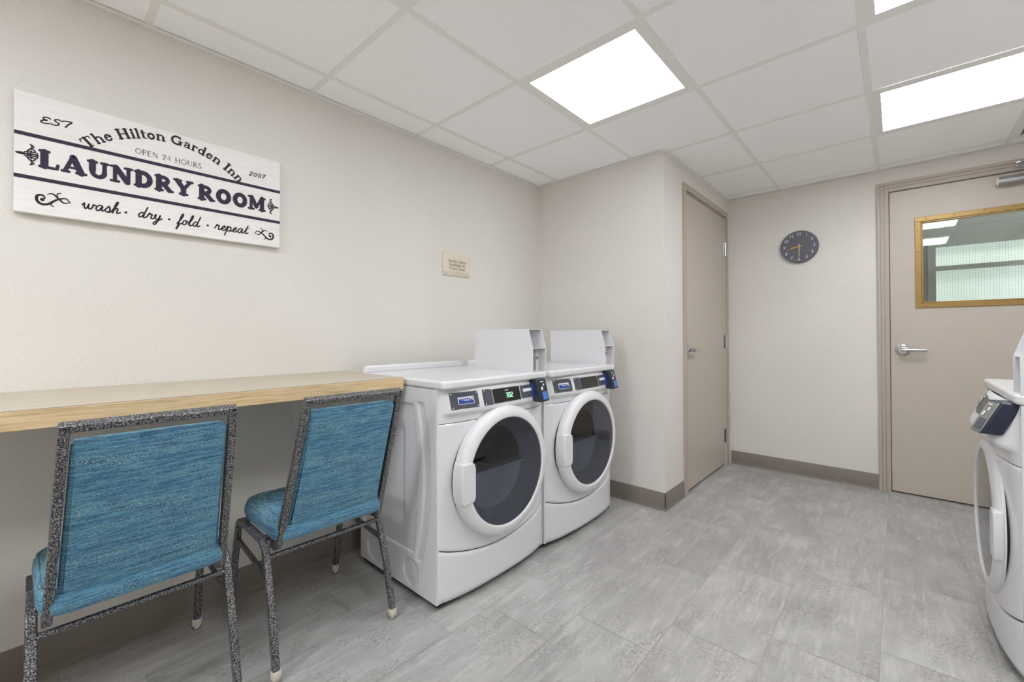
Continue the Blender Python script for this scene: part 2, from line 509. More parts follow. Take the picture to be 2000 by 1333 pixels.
def vent():
    x0, y0 = GX + 4 * T + 0.012, GY + 4 * T + 0.012
    s = XR - x0 - 0.012
    sy = T - 0.024
    o = empty('ceiling_vent', (x0, y0, H), label='dark return air grille in the ceiling at the right edge above the door', cat='vent')
    mb = MB()
    mb.box(0, s, 0, 0.02, 0, 0.01); mb.box(0, s, sy - 0.02, sy, 0, 0.01); mb.box(0, 0.02, 0.02, sy - 0.02, 0, 0.01); mb.box(s - 0.02, s, 0.02, sy - 0.02, 0, 0.01)
    mb.build('frame', M['grid'], o, smooth=0)
    mb = MB()
    for k in range(28):
        y = 0.02 + (sy - 0.04) * (k + 0.5) / 28
        mb.prism([(y - 0.008, 0.002), (y - 0.006, 0.002), (y + 0.008, 0.016), (y + 0.006, 0.016)], lambda u, w, d: (d, u, w), 0.02, s - 0.02)
    mb.build('louvre', M['taupe'], o, smooth=0)
    MB().box(0, s, 0, sy, 0.06, 0.07).build('backing', M['dark'], o, smooth=0)
vent()

# ------------------------------------------------------------------ doors
def lever(parent, origin, nrm, along, length):
    """chrome rose and lever; nrm points into the room, along is the way the lever points"""
    o, n, a = Vector(origin), Vector(nrm), Vector(along); up = Vector((0, 0, 1))
    mb = MB()
    mb.lathe([(0.0, 0.0), (0.041, 0.0), (0.041, 0.005), (0.038, 0.010), (0.030, 0.012), (0.026, 0.016), (0.0, 0.016)], o, n, 32)
    h = mb.build('handle', M['chrome'], parent)
    mb = MB()
    mb.cyl(o + n * 0.014, o + n * 0.05, 0.0125, 0.0115, 20)
    path = [o + n * 0.05 - a * 0.010, o + n * 0.053 + a * 0.008, o + n * 0.054 + a * 0.03, o + n * 0.052 + a * 0.07, o + n * 0.049 + a * (length - 0.012)]
    mb.tube(path, [0.013, 0.015, 0.0125, 0.0105, 0.0095], 14)
    mb.build('lever', M['chrome'], h)
    MB().cyl(o + n * 0.049 + a * (length - 0.013), o + n * 0.0485 + a * length, 0.0096, 0.0085, 14).build('lever_tip', M['steel'], h, label='dull grey lever tip')

# closet door (in the side wall of the closet)
d = empty('door_1', (X1, (D1A + D1B) / 2, 0)); d['kind'] = 'structure'
cy = (D1A + D1B) / 2; hw = (D1B - D1A) / 2
MB().box(-0.045, -0.004, -hw + 0.004, hw - 0.004, 0.018, DTOP - 0.007).build('door_slab', M['taupe'], d, bevel=0.001)
lever(d, (-0.004, 3.088 - cy, 1.012), (1, 0, 0), (0, 1, 0), 0.115)
for z in (1.86, 1.062, 0.255):
    mb = MB()
    mb.box(-0.006, -0.002, hw - 0.040, hw - 0.004, z - 0.057, z + 0.057)
    for k in range(5):
        mb.cyl((0.006, hw - 0.002, z - 0.057 + k * 0.0229), (0.006, hw - 0.002, z - 0.057 + k * 0.0229 + 0.0215), 0.0075, n=16)
    mb.box(-0.004, 0.004, hw - 0.003, hw + 0.026, z - 0.057, z + 0.057)
    mb.build('hinge', M['chrome'], d)
def jamb_profile(mb, to3, lo, hi, top, w, t):
    """hollow metal frame: face plate, back-band step and stop around three sides"""
    for a, b in ((lo - w, lo), (hi, hi + w)):
        mb.prism([(a, 0), (b, 0), (b, t), (a, t)], to3, 0, top + w)
    mb.prism([(lo, 0), (hi, 0), (hi, t), (lo, t)], to3, top, top + w)
mb = MB()
W1 = 0.044
f = lambda u, w, z: (w, u, z)
for a, b in ((-hw - W1, -hw), (hw, hw + W1)):
    mb.prism([(a, -0.001), (b, -0.001), (b, 0.016), (a, 0.016)], f, 0, DTOP + W1)
mb.box(-0.001, 0.016, -hw, hw, DTOP, DTOP + W1)
mb.box(-0.10, -0.046, -hw - 0.001, -hw + 0.012, 0, DTOP); mb.box(-0.10, -0.046, hw - 0.012, hw + 0.001, 0, DTOP); mb.box(-0.10, -0.046, -hw, hw, DTOP - 0.012, DTOP + 0.001)
mb.box(-0.119, -0.101, -hw, hw, 0, DTOP)
mb.build('door_frame', M['taupe_frame'], d, bevel=0.0015)

# entry door (in the clock wall) with a wired glass window
cx = (D2A + D2B) / 2; hw = (D2B - D2A) / 2
d = empty('door_2', (cx, Y2, 0)); d['kind'] = 'structure'
wx0, wx1, wz0, wz1 = 2.243 - cx, 2.843 - cx, 1.328, 1.902       # cut-out
s0, s1, zb, zt = -hw + 0.004, hw - 0.004, 0.014, DTOP - 0.006
mb = MB(); ya, yb = 0.004, 0.046
mb.box(s0, wx0, ya, yb, zb, zt); mb.box(wx1, s1, ya, yb, zb, zt); mb.box(wx0, wx1, ya, yb, zb, wz0); mb.box(wx0, wx1, ya, yb, wz1, zt)
mb.build('door_slab', M['taupe'], d, smooth=0)
# glazing bead frame
mb = MB()
o_, i_ = 0.026, 0.006
for (a, b, c, e) in ((wx0 - o_, wx1 + o_, wz1 - i_, wz1 + o_), (wx0 - o_, wx1 + o_, wz0 - o_, wz0 + i_), (wx0 - o_, wx0 + i_, wz0 + i_, wz1 - i_), (wx1 - i_, wx1 + o_, wz0 + i_, wz1 - i_)):
    mb.box(a, b, -0.004, ya, c, e)
for (a, b, c, e) in ((wx0 + i_, wx1 - i_, wz1 - i_ - 0.009, wz1 - i_), (wx0 + i_, wx1 - i_, wz0 + i_, wz0 + i_ + 0.009), (wx0 + i_, wx0 + i_ + 0.009, wz0 + i_, wz1 - i_), (wx1 - i_ - 0.009, wx1 - i_, wz0 + i_, wz1 - i_)):
    mb.prism([(0, 0)], lambda u, w, q: (0, 0, 0), 0, 0) if False else mb.box(a, b, 0.002, 0.022, c, e)
vf = mb.build('window_frame', M['gold'], d, bevel=0.002, label='brass coloured window frame')
for (x, z) in [(wx0 + 0.03 + k * 0.135, wz1 + 0.012) for k in range(5)] + [(wx0 + 0.03 + k * 0.135, wz0 - 0.012) for k in range(5)] + [(wx0 - 0.012, wz0 + 0.06 + k * 0.15) for k in range(4)]:
    MB().lathe([(0, 0.003), (0.003, 0.0028), (0.005, 0.001), (0.005, 0)], (x, -0.004, z), (0, -1, 0), 12).build('screw', M['gold'], vf)
MB().box(wx0, wx1, 0.022, 0.028, wz0, wz1).build('glass', M['vision_glass'], d, smooth=0)
mb = MB(); r = 0.00035
nx, nz = 46, 44
for k in range(1, nx): mb.box(wx0 + (wx1 - wx0) * k / nx - r, wx0 + (wx1 - wx0) * k / nx + r, 0.0295, 0.0302, wz0, wz1)
for k in range(1, nz): mb.box(wx0, wx1, 0.0295, 0.0302, wz0 + (wz1 - wz0) * k / nz - r, wz0 + (wz1 - wz0) * k / nz + r)
mb.build('wire_mesh', M['wire'], d, smooth=0)
lever(d, (2.150 - cx, ya, 1.012), (0, -1, 0), (1, 0, 0), 0.122)
# frame with stepped face
mb = MB(); W2 = 0.066
def fr(a, b, y0, y1):
    mb.box(-hw - b, -hw - a, y0, y1, 0, DTOP + b); mb.box(hw + a, hw + b, y0, y1, 0, DTOP + b); mb.box(-hw - a, hw + a, y0, y1, DTOP + a, DTOP + b)
fr(0.046, W2, -0.017, 0.001)
fr(0.026, 0.046, -0.012, 0.001)
fr(0.0, 0.026, -0.008, 0.001)
for a, b in ((-hw - 0.001, -hw + 0.014), (hw - 0.014, hw + 0.001)): mb.box(a, b, 0.05, 0.12, 0, DTOP)
mb.box(-hw, hw, 0.05, 0.12, DTOP - 0.014, DTOP + 0.001)
mb.build('door_frame', M['taupe_frame'], d, bevel=0.002)
MB().box(-hw, hw, 0.0, 0.1, 0, 0.006).build('threshold', M['steel'], d, smooth=0)
# closer on the door
c = empty('door_closer', (2.60, Y2, 2.077), label='silver tube door closer across the top of the windowed grey door', cat='door closer')
mb = MB(); mb.cyl((0.0, -0.038, 0), (0.33, -0.038, 0), 0.027, n=32); mb.box(0.02, 0.31, -0.036, 0.004, -0.02, 0.02)
mb.build('body', M['steel'], c, smooth=40)
MB().lathe([(0, -0.012), (0.016, -0.010), (0.024, -0.004), (0.0268, 0.0)], (0, -0.038, 0), (1, 0, 0), 28).build('end_cap', M['pale'], c, label='white end cap')
mb = MB(); mb.sweep([(0.17, -0.04, 0.045), (0.12, -0.12, 0.05), (0.06, -0.2, 0.055)], 0.004, 0.02, (0, 0, 1))
mb.sweep([(0.06, -0.2, 0.06), (0.12, -0.03, 0.085)], 0.004, 0.018, (0, 0, 1)); mb.cyl((0.17, -0.04, 0.02), (0.17, -0.04, 0.052), 0.012)
mb.build('arm', M['steel'], c)
MB().box(0.075, 0.2, -0.032, -0.017, 0.074, 0.096).build('bracket', M['chrome'], c, bevel=0.003)

# ------------------------------------------------------------------ corridor beyond the entry door
YC = 5.35
mb = MB()
mb.box(0.9, 5.0, YC, YC + 0.1, -0.05, 1.0)
mb.box(0.9, 2.33, YC, YC + 0.1, 1.0, 2.5); mb.box(2.33, 5.0, YC, YC + 0.1, 1.935, 2.5)
struct(mb, 'wall_corridor', M['corridor_grey'], smooth=0)
struct(MB().box(0.8, 0.9, Y2 + TH, YC + 0.1, -0.05, 2.5), 'wall_corridor_end', M['wall'], smooth=0)
struct(MB().box(0.9, 5.0, Y2 + TH, YC + 0.1, 2.42, 2.5), 'ceiling_corridor', M['ceiling'], smooth=0)
w = empty('window_1', (2.33, YC, 1.0)); w['kind'] = 'structure'
mb = MB()
mb.box(0.0, 0.05, -0.03, 0.05, 0, 0.935); mb.box(0.05, 2.67, -0.03, 0.05, 0, 0.05); mb.box(0.05, 2.67, -0.03, 0.05, 0.90, 0.935)
mb.box(0.05, 2.67, -0.03, 0.05, 0.688, 0.722); mb.box(1.3, 1.34, -0.025, 0.05, 0.05, 0.9)
mb.build('window_frame', M['corridor_grey'], w, smooth=0)
MB().box(0.05, 2.67, 0.05, 0.056, 0.05, 0.9).build('pane', M['frosted'], w, smooth=0)
o = empty('corridor_light', (2.9, 4.75, 2.42), label='light panel on the corridor ceiling beyond the door window', cat='ceiling light')
MB().box(-0.6, 0.6, -0.15, 0.15, -0.03, 0.0).build('diffuser', M['corrpanel'], o, smooth=0)

# ------------------------------------------------------------------ flat lettering from strokes
def arc(cx, cy, rx, ry, a0, a1, n=14):
    return [(cx + rx * math.cos(R(a0 + (a1 - a0) * k / n)), cy + ry * math.sin(R(a0 + (a1 - a0) * k / n))) for k in range(n + 1)]
def cat(pts, n=6):
    out = []
    for i in range(len(pts) - 1):
        p0, p1, p2, p3 = pts[max(i - 1, 0)], pts[i], pts[i + 1], pts[min(i + 2, len(pts) - 1)]
        for k in range(n):
            t = k / n
            out.append(tuple(0.5 * (2 * p1[j] + (p2[j] - p0[j]) * t + (2 * p0[j] - 5 * p1[j] + 4 * p2[j] - p3[j]) * t * t + (3 * p1[j] - p0[j] - 3 * p2[j] + p3[j]) * t ** 3) for j in (0, 1)))
    return out + [pts[-1]]
LAYER = [0]
def ribbon(mb, pts, w, to3, caps=True):
    """flat stroke; every stroke is painted a hair above the one before"""
    n = len(pts); LAYER[0] += 1; lay = (LAYER[0] % 400) * 1.0e-5
    W = w if isinstance(w, (list, tuple)) else [w] * n
    L, Rr = [], []
    for i, p in enumerate(pts):
        a = pts[max(i - 1, 0)]; b = pts[min(i + 1, n - 1)]
        dx, dy = b[0] - a[0], b[1] - a[1]; l = math.hypot(dx, dy) or 1
        nx, ny = -dy / l, dx / l
        L.append((p[0] + nx * W[i] / 2, p[1] + ny * W[i] / 2)); Rr.append((p[0] - nx * W[i] / 2, p[1] - ny * W[i] / 2))
    for i in range(n - 1):
        e = lay + (i % 2) * 4e-6
        mb.add([to3(*Rr[i], e), to3(*Rr[i + 1], e), to3(*L[i + 1], e), to3(*L[i], e)], [(0, 1, 2, 3)])
    if caps and math.hypot(pts[0][0] - pts[-1][0], pts[0][1] - pts[-1][1]) > 1e-6:
        for p, ww in ((pts[0], W[0]), (pts[-1], W[-1])): disc(mb, p, ww / 2, to3, e=lay + 8e-6)
def disc(mb, p, r, to3, n=12, e=0.0):
    mb.add([to3(p[0] + r * math.cos(2 * math.pi * k / n), p[1] + r * math.sin(2 * math.pi * k / n), e) for k in range(n)], [tuple(range(n))])

S_ = .14
def sf(x0, x1, y, w=S_): return ([(x0, y), (x1, y)], w)
HEAVY = {
 'L': (.86, [([(.22, .1), (.22, .9)], .28), sf(.06, .38, .93), sf(.06, .7, .07), ([(.7, .09), (.74, .28)], .13)]),
 'A': (1.0, [([(.12, .08), (.43, .92)], .17), ([(.45, .92), (.78, .08)], .28), ([(.27, .32), (.6, .32)], .12), sf(.02, .27, .07), sf(.6, .96, .07), ([(.42, .93), (.5, .95)], .15)]),
 'U': (.98, [([(.21, .93), (.21, .42)], .27), (arc(.47, .38, .26, .28, 180, 360), .21), ([(.73, .4), (.73, .93)], .18), sf(.04, .38, .93), sf(.6, .88, .93)]),
 'N': (1.02, [([(.18, .07), (.18, .93)], .17), ([(.22, .9), (.74, .1)], .27), ([(.79, .07), (.79, .93)], .17), sf(.02, .28, .93), sf(.02, .34, .07), sf(.64, .94, .93)]),
 'D': (.96, [([(.22, .07), (.22, .93)], .27), (arc(.4, .5, .36, .4, -90, 90), .25), sf(.06, .42, .92), sf(.06, .42, .08)]),
 'R': (.98, [([(.22, .07), (.22, .93)], .27), (arc(.42, .70, .24, .2, -90, 90), .21), sf(.06, .44, .92), ([(.3, .5), (.44, .5)], .14), ([(.46, .46), (.76, .1)], .25), sf(.06, .4, .07), sf(.7, .92, .07)]),
 'Y': (.98, [([(.15, .9), (.46, .45)], .26), ([(.82, .9), (.52, .45)], .18), ([(.48, .48), (.48, .08)], .27), sf(.0, .34, .93), sf(.68, .96, .93), sf(.3, .68, .07)]),
 'O': (.98, [(arc(.48, .5, .315, .38, 0, 360, 28), .26)]),
 'M': (1.16, [([(.18, .07), (.18, .93)], .17), ([(.22, .92), (.52, .25)], .24), ([(.54, .25), (.86, .92)], .16), ([(.9, .07), (.9, .93)], .26), sf(.03, .34, .07), sf(.03, .26, .93), sf(.74, 1.08, .07), sf(.88, 1.08, .93)]),
 ' ': (.42, []),
}
b_ = .085
BOLD = {
 'T': (.9, [([(.42, .04), (.42, .93)], .2), sf(.04, .8, .93, b_), ([(.06, .93), (.04, .72)], b_), ([(.78, .93), (.8, .72)], b_), sf(.24, .6, .04, b_)]),
 'H': (1.02, [([(.2, .04), (.2, .96)], .2), ([(.78, .04), (.78, .96)], .2), sf(.2, .78, .5, b_)] + [sf(a, a + .34, z, b_) for a in (.03, .61) for z in (.04, .96)]),
 'I': (.48, [([(.22, .04), (.22, .96)], .2), sf(.04, .4, .04, b_), sf(.04, .4, .96, b_)]),
 'G': (1.05, [(arc(.48, .5, .38, .44, 48, 320, 20), .17), ([(.8, .42), (.8, .08)], .18), sf(.6, .97, .43, b_), ([(.78, .95), (.8, .68)], .07)]),
 'h': (.8, [([(.17, .04), (.17, .98)], .17), (arc(.38, .43, .21, .19, 180, 0), .12), ([(.59, .45), (.59, .04)], .17), sf(.03, .17, .98, .07), sf(.02, .32, .04, .07), sf(.46, .74, .04, .07)]),
 'n': (.8, [([(.17, .04), (.17, .62)], .17), (arc(.38, .43, .21, .19, 180, 0), .12), ([(.59, .45), (.59, .04)], .17), sf(.03, .17, .62, .07), sf(.02, .32, .04, .07), sf(.46, .74, .04, .07)]),
 'e': (.66, [(arc(.31, .33, .22, .28, 10, 325, 16), .14), sf(.12, .53, .38, .08)]),
 'i': (.38, [([(.18, .04), (.18, .62)], .17), sf(.04, .18, .62, .07), sf(.03, .34, .04, .07), ([(.18, .86), (.181, .86)], .2)]),
 'l': (.38, [([(.18, .04), (.18, .98)], .17), sf(.04, .18, .98, .07), sf(.03, .34, .04, .07)]),
 't': (.48, [([(.2, .14), (.2, .84)], .17), sf(.04, .42, .62, .08), (arc(.32, .15, .12, .11, 180, 300), .1)]),
 'o': (.68, [(arc(.32, .33, .22, .27, 0, 360, 20), .16)]),
 'a': (.66, [(arc(.27, .2, .17, .15, 0, 360), .11), ([(.46, .48), (.46, .08)], .16), (arc(.29, .46, .17, .16, 0, 165), .11), sf(.46, .6, .05, .08)]),
 'r': (.58, [([(.17, .04), (.17, .62)], .17), sf(.03, .17, .62, .07), sf(.02, .34, .04, .07), (arc(.36, .42, .17, .18, 170, 50), .1), ([(.46, .55), (.461, .55)], .16)]),
 'd': (.74, [(arc(.29, .33, .21, .27, 0, 360, 18), .13), ([(.52, .04), (.52, .98)], .17), sf(.36, .52, .98, .07), sf(.52, .68, .04, .07)]),
 ' ': (.36, []),
}
l_ = .08
LIGHT = {
 'O': (1.0, [(arc(.46, .5, .42, .48, 0, 360, 24), .10)]),
 'P': (.72, [([(.12, 0), (.12, 1)], .13), (arc(.34, .74, .24, .25, -90, 90), .10), sf(.12, .34, .99, l_), sf(.12, .34, .49, l_)]),
 'E': (.72, [([(.12, 0), (.12, 1)], .13), sf(.12, .6, .98, l_), sf(.12, .5, .52, l_), sf(.12, .62, .02, l_)]),
 'N': (.98, [([(.12, 0), (.12, 1)], .06), ([(.12, 1), (.8, 0)], .12), ([(.8, 0), (.8, 1)], .06)]),
 'H': (.98, [([(.12, 0), (.12, 1)], .13), ([(.78, 0), (.78, 1)], .13), sf(.12, .78, .52, l_)]),
 'U': (.95, [([(.12, 1), (.12, .35)], .13), (arc(.44, .34, .32, .33, 180, 360), .06), ([(.76, .35), (.76, 1)], .06)]),
 'R': (.8, [([(.12, 0), (.12, 1)], .13), (arc(.34, .74, .22, .25, -90, 90), .10), sf(.12, .34, .99, l_), sf(.12, .34, .49, l_), ([(.36, .48), (.72, 0)], .12)]),
 'S': (.66, [(cat([(.54, .84), (.38, .98), (.16, .92), (.12, .72), (.34, .52), (.54, .32), (.5, .08), (.26, .01), (.06, .14)]), .11)]),
 '2': (.7, [(cat([(.08, .74), (.18, .95), (.42, .98), (.54, .76), (.4, .46), (.06, .03)]), .11), sf(.06, .6, .03, .06)]),
 '4': (.7, [([(.44, 0), (.44, .98)], .07), ([(.44, .98), (.04, .3)], .05), sf(.04, .62, .3, .05)]),
 ' ': (.5, []),
}
k_ = .118
SCRIPT = {
 'w': (.9, [(cat([(.0, .3), (.1, .48), (.15, .2), (.24, .03), (.36, .12), (.42, .46), (.44, .15), (.55, .03), (.68, .15), (.74, .48), (.76, .38), (.92, .4)]), k_)]),
 'a': (.66, [(cat([(.46, .42), (.3, .5), (.08, .3), (.12, .04), (.3, .06), (.47, .42), (.45, .1), (.53, .03), (.68, .15)]), k_)]),
 's': (.5, [(cat([(.0, .12), (.22, .5), (.32, .4), (.36, .14), (.22, .0), (.08, .08)]), k_), (cat([(.22, .0), (.38, .03), (.52, .14)]), k_)]),
 'h': (.62, [(cat([(.0, .14), (.25, .7), (.3, 1.0), (.2, .95), (.13, .5), (.1, .0)]), k_), (cat([(.1, .02), (.18, .32), (.32, .47), (.41, .36), (.38, .1), (.47, .02), (.64, .14)]), k_)]),
 'd': (.66, [(cat([(.4, .4), (.25, .48), (.06, .28), (.12, .03), (.28, .08), (.42, .4)]), k_), (cat([(.54, 1.0), (.45, .5), (.41, .1), (.5, .02), (.66, .15)]), k_)]),
 'r': (.54, [(cat([(.0, .12), (.14, .52), (.18, .42), (.34, .43), (.32, .1), (.42, .02), (.56, .14)]), k_)]),
 'y': (.62, [(cat([(.0, .3), (.1, .48), (.1, .15), (.2, .04), (.36, .14), (.44, .48), (.37, .0), (.24, -.4), (.1, -.45), (.08, -.3), (.3, -.08), (.62, .15)]), k_)]),
 'f': (.4, [(cat([(.0, .06), (.25, .5), (.36, .95), (.26, 1.0), (.18, .6), (.08, -.3), (.02, -.45), (.1, -.42), (.22, .0), (.4, .12)]), k_)]),
 'o': (.54, [(cat([(.3, .46), (.1, .36), (.08, .06), (.28, .04), (.38, .3), (.28, .46), (.36, .36), (.56, .36)]), k_)]),
 'l': (.38, [(cat([(.0, .12), (.25, .7), (.28, 1.0), (.18, .95), (.1, .4), (.14, .02), (.28, .06), (.4, .14)]), k_)]),
 'e': (.46, [(cat([(.0, .1), (.2, .22), (.34, .38), (.26, .49), (.1, .3), (.12, .05), (.28, .02), (.48, .16)]), k_)]),
 'p': (.58, [(cat([(.0, .2), (.14, .52), (.07, .0), (.0, -.45)]), k_), (cat([(.1, .2), (.26, .46), (.42, .4), (.4, .1), (.24, .02), (.12, .1)]), k_), (cat([(.3, .03), (.45, .05), (.6, .14)]), k_)]),
 't': (.38, [(cat([(.0, .12), (.16, .5), (.25, .88)]), k_), (cat([(.25, .88), (.14, .2), (.22, .02), (.4, .14)]), k_), ([(.02, .6), (.44, .64)], .06)]),
}
def text_line(mb, font, s, u0, v0, h, to3, width=None, gap=0.0, shear=0.0, xs=1.0):
    tot = sum(font[c][0] + gap for c in s) - gap
    k = (width / (tot * h)) if width else xs
    x = 0
    for c in s:
        adv, strokes = font[c]
        for pts, w in strokes:
            mapped = [(u0 + (x + p[0] + shear * p[1]) * h * k, v0 + p[1] * h) for p in pts]
            ribbon(mb, mapped, w * h * (0.5 + 0.5 * k) * (1.12 if font is HEAVY else 1.0), to3)
        x += adv + gap
    return mb

# ------------------------------------------------------------------ laundry sign on the left wall
SY0, SY1, SZ0, SZ1, SX = -0.053, 0.740, 1.519, 1.911, 0.027
sg = empty('wall_sign', (0, (SY0 + SY1) / 2, SZ0), label='large white wooden laundry room sign with dark plum lettering on the left wall', cat='sign')
oy, oz = (SY0 + SY1) / 2, SZ0
MB().box(0.004, SX, SY0 - oy, SY1 - oy, 0, SZ1 - SZ0).build('board', M['board'], sg, bevel=0.0015)
t3 = lambda u, v, e=0.0: (SX + 0.0004 + e, u - oy, v - oz)
def part(name, fn, mat):
    LAYER[0] = 0; mb = MB(); fn(mb); mb.build(name, mat, sg, smooth=0)
for z in (1.7735, 1.6345):
    part('stripe', lambda mb: mb.quad(t3(SY0, z - .0062), t3(SY1, z - .0062), t3(SY1, z + .0062), t3(SY0, z + .0062)), M['ink'])
def head(mb):
    text_line(mb, HEAVY, 'LAUNDRY', -0.0, 1.6735, 0.0605, t3, width=0.414, gap=.03)
    text_line(mb, HEAVY, 'ROOM', 0.431, 1.6705, 0.0605, t3, width=0.250, gap=.03)
part('headline_lettering', head, M['ink'])
def arch(mb):
    s = 'The Hilton Garden Inn'; h = 0.034
    # circle through the baseline of the arc
    cxu, r, cv = 0.345, 0.325, 1.868 - 0.325
    tot = sum(BOLD[c][0] for c in s) * h
    ang0 = 0.790
    k = (2 * ang0 * r) / tot
    x = 0
    for c in s:
        adv, strokes = BOLD[c]
        mid = (x + adv / 2) * h * k
        a = math.pi / 2 + ang0 - mid / r
        bx, bv = cxu + r * math.cos(a), cv + r * math.sin(a)
        ux, uv = math.sin(a), -math.cos(a); nx, nv = math.cos(a), math.sin(a)
        for pts, w in strokes:
            m = [(bx + ux * (p[0] - adv / 2) * h * k + nx * p[1] * h, bv + uv * (p[0] - adv / 2) * h * k + nv * p[1] * h) for p in pts]
            ribbon(mb, m, w * h * 1.22, t3)
        x += adv
part('arched_lettering', arch, M['ink_dark'])
part('hours_lettering', lambda mb: text_line(mb, LIGHT, 'OPEN 24 HOURS', 0.240, 1.796, 0.0195, t3, width=0.203, gap=.1), M['ink_dark'])
def est(mb):
    h = 0.021
    L = [cat([(.62, .86), (.4, 1), (.14, .9), (.2, .62), (.42, .55), (.14, .46), (.0, .2), (.2, .0), (.58, .1)]),
         cat([(1.36, .84), (1.16, 1), (.92, .84), (1.02, .58), (1.24, .42), (1.2, .12), (.96, .0), (.72, .12)]),
         cat([(1.46, .84), (1.6, .98), (2.14, .98), (1.9, .5), (1.74, .0)])]
    for p in L: ribbon(mb, [(0.004 + x * h * 1.55 + y * h * .1, 1.822 + y * h + x * h * .12) for x, y in p], h * .2, t3)
part('est_lettering', est, M['ink_dark'])
def yr(mb):
    h = 0.0175
    D = {'2': cat([(.06, .74), (.2, .96), (.44, .96), (.5, .72), (.3, .42), (.04, .04), (.3, .08), (.56, .02)]), '0': arc(.3, .5, .23, .47, 0, 360, 20),
         '7': cat([(.06, .86), (.16, .96), (.56, .96), (.34, .5), (.2, .0)])}
    for i, c in enumerate('2007'):
        ribbon(mb, [(0.614 + (i * .78 + x + .25 * y) * h * 1.2, 1.818 + y * h) for x, y in D[c]], h * .2, t3)
part('year_lettering', yr, M['ink_dark'])
def words(mb):
    for s, u, v, wd in (('wash', .100, 1.560, .098), ('dry', .247, 1.560, .070), ('fold', .364, 1.5565, .073), ('repeat', .488, 1.559, .121)):
        text_line(mb, SCRIPT, s, u, v, 0.041, t3, width=wd, shear=.22)
    for u in (.215, .340, .465): disc(mb, (u, 1.5695), .0042, t3)
part('script_lettering', words, M['ink_dark'])
def swirl(mb, u0, v0, s, mir):
    f = lambda p: (u0 + mir * p[0] * s, v0 + p[1] * s)
    a = cat([(.16, .02), (.24, .12), (.16, .22), (.02, .16), (.02, -.04), (.14, -.16), (.34, -.12), (.6, .12), (.86, .22), (1.0, .05)])
    n = len(a); ribbon(mb, [f(p) for p in a], [s * (.03 + .07 * math.sin(math.pi * i / (n - 1))) for i in range(n)], t3)
    b = cat([(.3, .28), (.46, .34), (.62, .2), (.8, .02), (.96, .08)]); n = len(b)
    ribbon(mb, [f(p) for p in b], [s * (.02 + .05 * math.sin(math.pi * i / (n - 1))) for i in range(n)], t3)
    c = cat([(.62, .2), (.6, .36), (.7, .42)]); ribbon(mb, [f(p) for p in c], s * .04, t3)
    c = cat([(.5, .02), (.42, -.14), (.5, -.2)]); ribbon(mb, [f(p) for p in c], s * .04, t3)
    disc(mb, f((.17, .03)), s * .07, t3)
part('flourish', lambda mb: swirl(mb, -0.004, 1.566, 0.078, 1), M['ink_dark'])
part('flourish', lambda mb: swirl(mb, 0.712, 1.563, 0.075, -1), M['ink_dark'])
def fleur(mb, u0, v0, w, h, mir):
    f = lambda p: (u0 + mir * p[0] * w, v0 + p[1] * h)
    for s in (1, -1):
        for path, wd in (([(.0, .0), (.2, .06), (.32, .0)], .10), ([(.3, .02), (.42, .2), (.6, .3), (.66, .16), (.54, .1), (.5, .2)], .07), ([(.5, .3), (.62, .5), (.8, .52), (.86, .34), (.74, .26), (.68, .38)], .07),
                         ([(.58, .46), (.72, .72), (.64, .98)], .07), ([(.7, .6), (.82, .78), (.72, .96)], .05), ([(.4, .0), (.6, .05), (.9, .1), (1.0, .0)], .08), ([(.86, .3), (.98, .2), (.9, .04)], .06)):
            ribbon(mb, [f((x, y * s)) for x, y in cat(path, 5)], wd * w * 1.15, t3)
    mb.add([t3(*f(p)) for p in ((0, 0), (.16, .13), (.34, 0), (.16, -.13))], [(0, 1, 2, 3)])
part('ornament', lambda mb: fleur(mb, -0.048, 1.7085, 0.047, 0.034, 1), M['ink_dark'])
part('ornament', lambda mb: fleur(mb, 0.732, 1.7005, 0.043, 0.034, -1), M['ink_dark'])

# ------------------------------------------------------------------ small lettering with the built-in font
def text_mesh(s, size, mat, name, parent, mtx, align='CENTER', bold=0.0, sx=1.0):
    cu = bpy.data.curves.new(name, 'FONT'); cu.body = s; cu.size = size; cu.align_x = align; cu.align_y = 'CENTER'
    cu.offset = bold; cu.resolution_u = 3; cu.space_line = 0.95
    tmp = bpy.data.objects.new(name + '_curve', cu); col.objects.link(tmp)
    dg = bpy.context.evaluated_depsgraph_get()
    me = bpy.data.meshes.new_from_object(tmp.evaluated_get(dg))
    bpy.data.objects.remove(tmp)
    me.transform(Matrix.Diagonal((sx, 1, 1, 1)))
    me.transform(mtx)
    me.materials.clear(); me.materials.append(mat)
    o = bpy.data.objects.new(name, me); col.objects.link(o)
    if parent: o.parent = parent
    return o
def frame_mtx(origin, right, up):
    r, u = Vector(right).normalized(), Vector(up).normalized(); n = r.cross(u)
    m = Matrix((r, u, n)).transposed().to_4x4(); m.translation = Vector(origin)
    return m

# plaque
pq = empty('wall_plaque', (0, 1.811, 1.503), label='small cream wall plaque about sundry items above the white machines', cat='sign')
MB().box(0.0, 0.010, -0.111, 0.111, 0, 0.147).build('plate', M['plaque'], pq, bevel=0.0015)
mb = MB()
for z in (0.008, 0.0165, 0.025): mb.cyl((0.0105, -0.111, z), (0.0105, 0.111, z), 0.0028, n=12)
mb.build('ridge', M['plaque'], pq)
for k, s in enumerate(('Sundry Items', 'Available At', 'Front Desk')):
    text_mesh(s, 0.0285, M['brown'], 'lettering', pq, frame_mtx((0.0106, 0.006, 0.092 - k * 0.0235), (0, 1, 0), (0, 0, 1)), bold=0.0004)

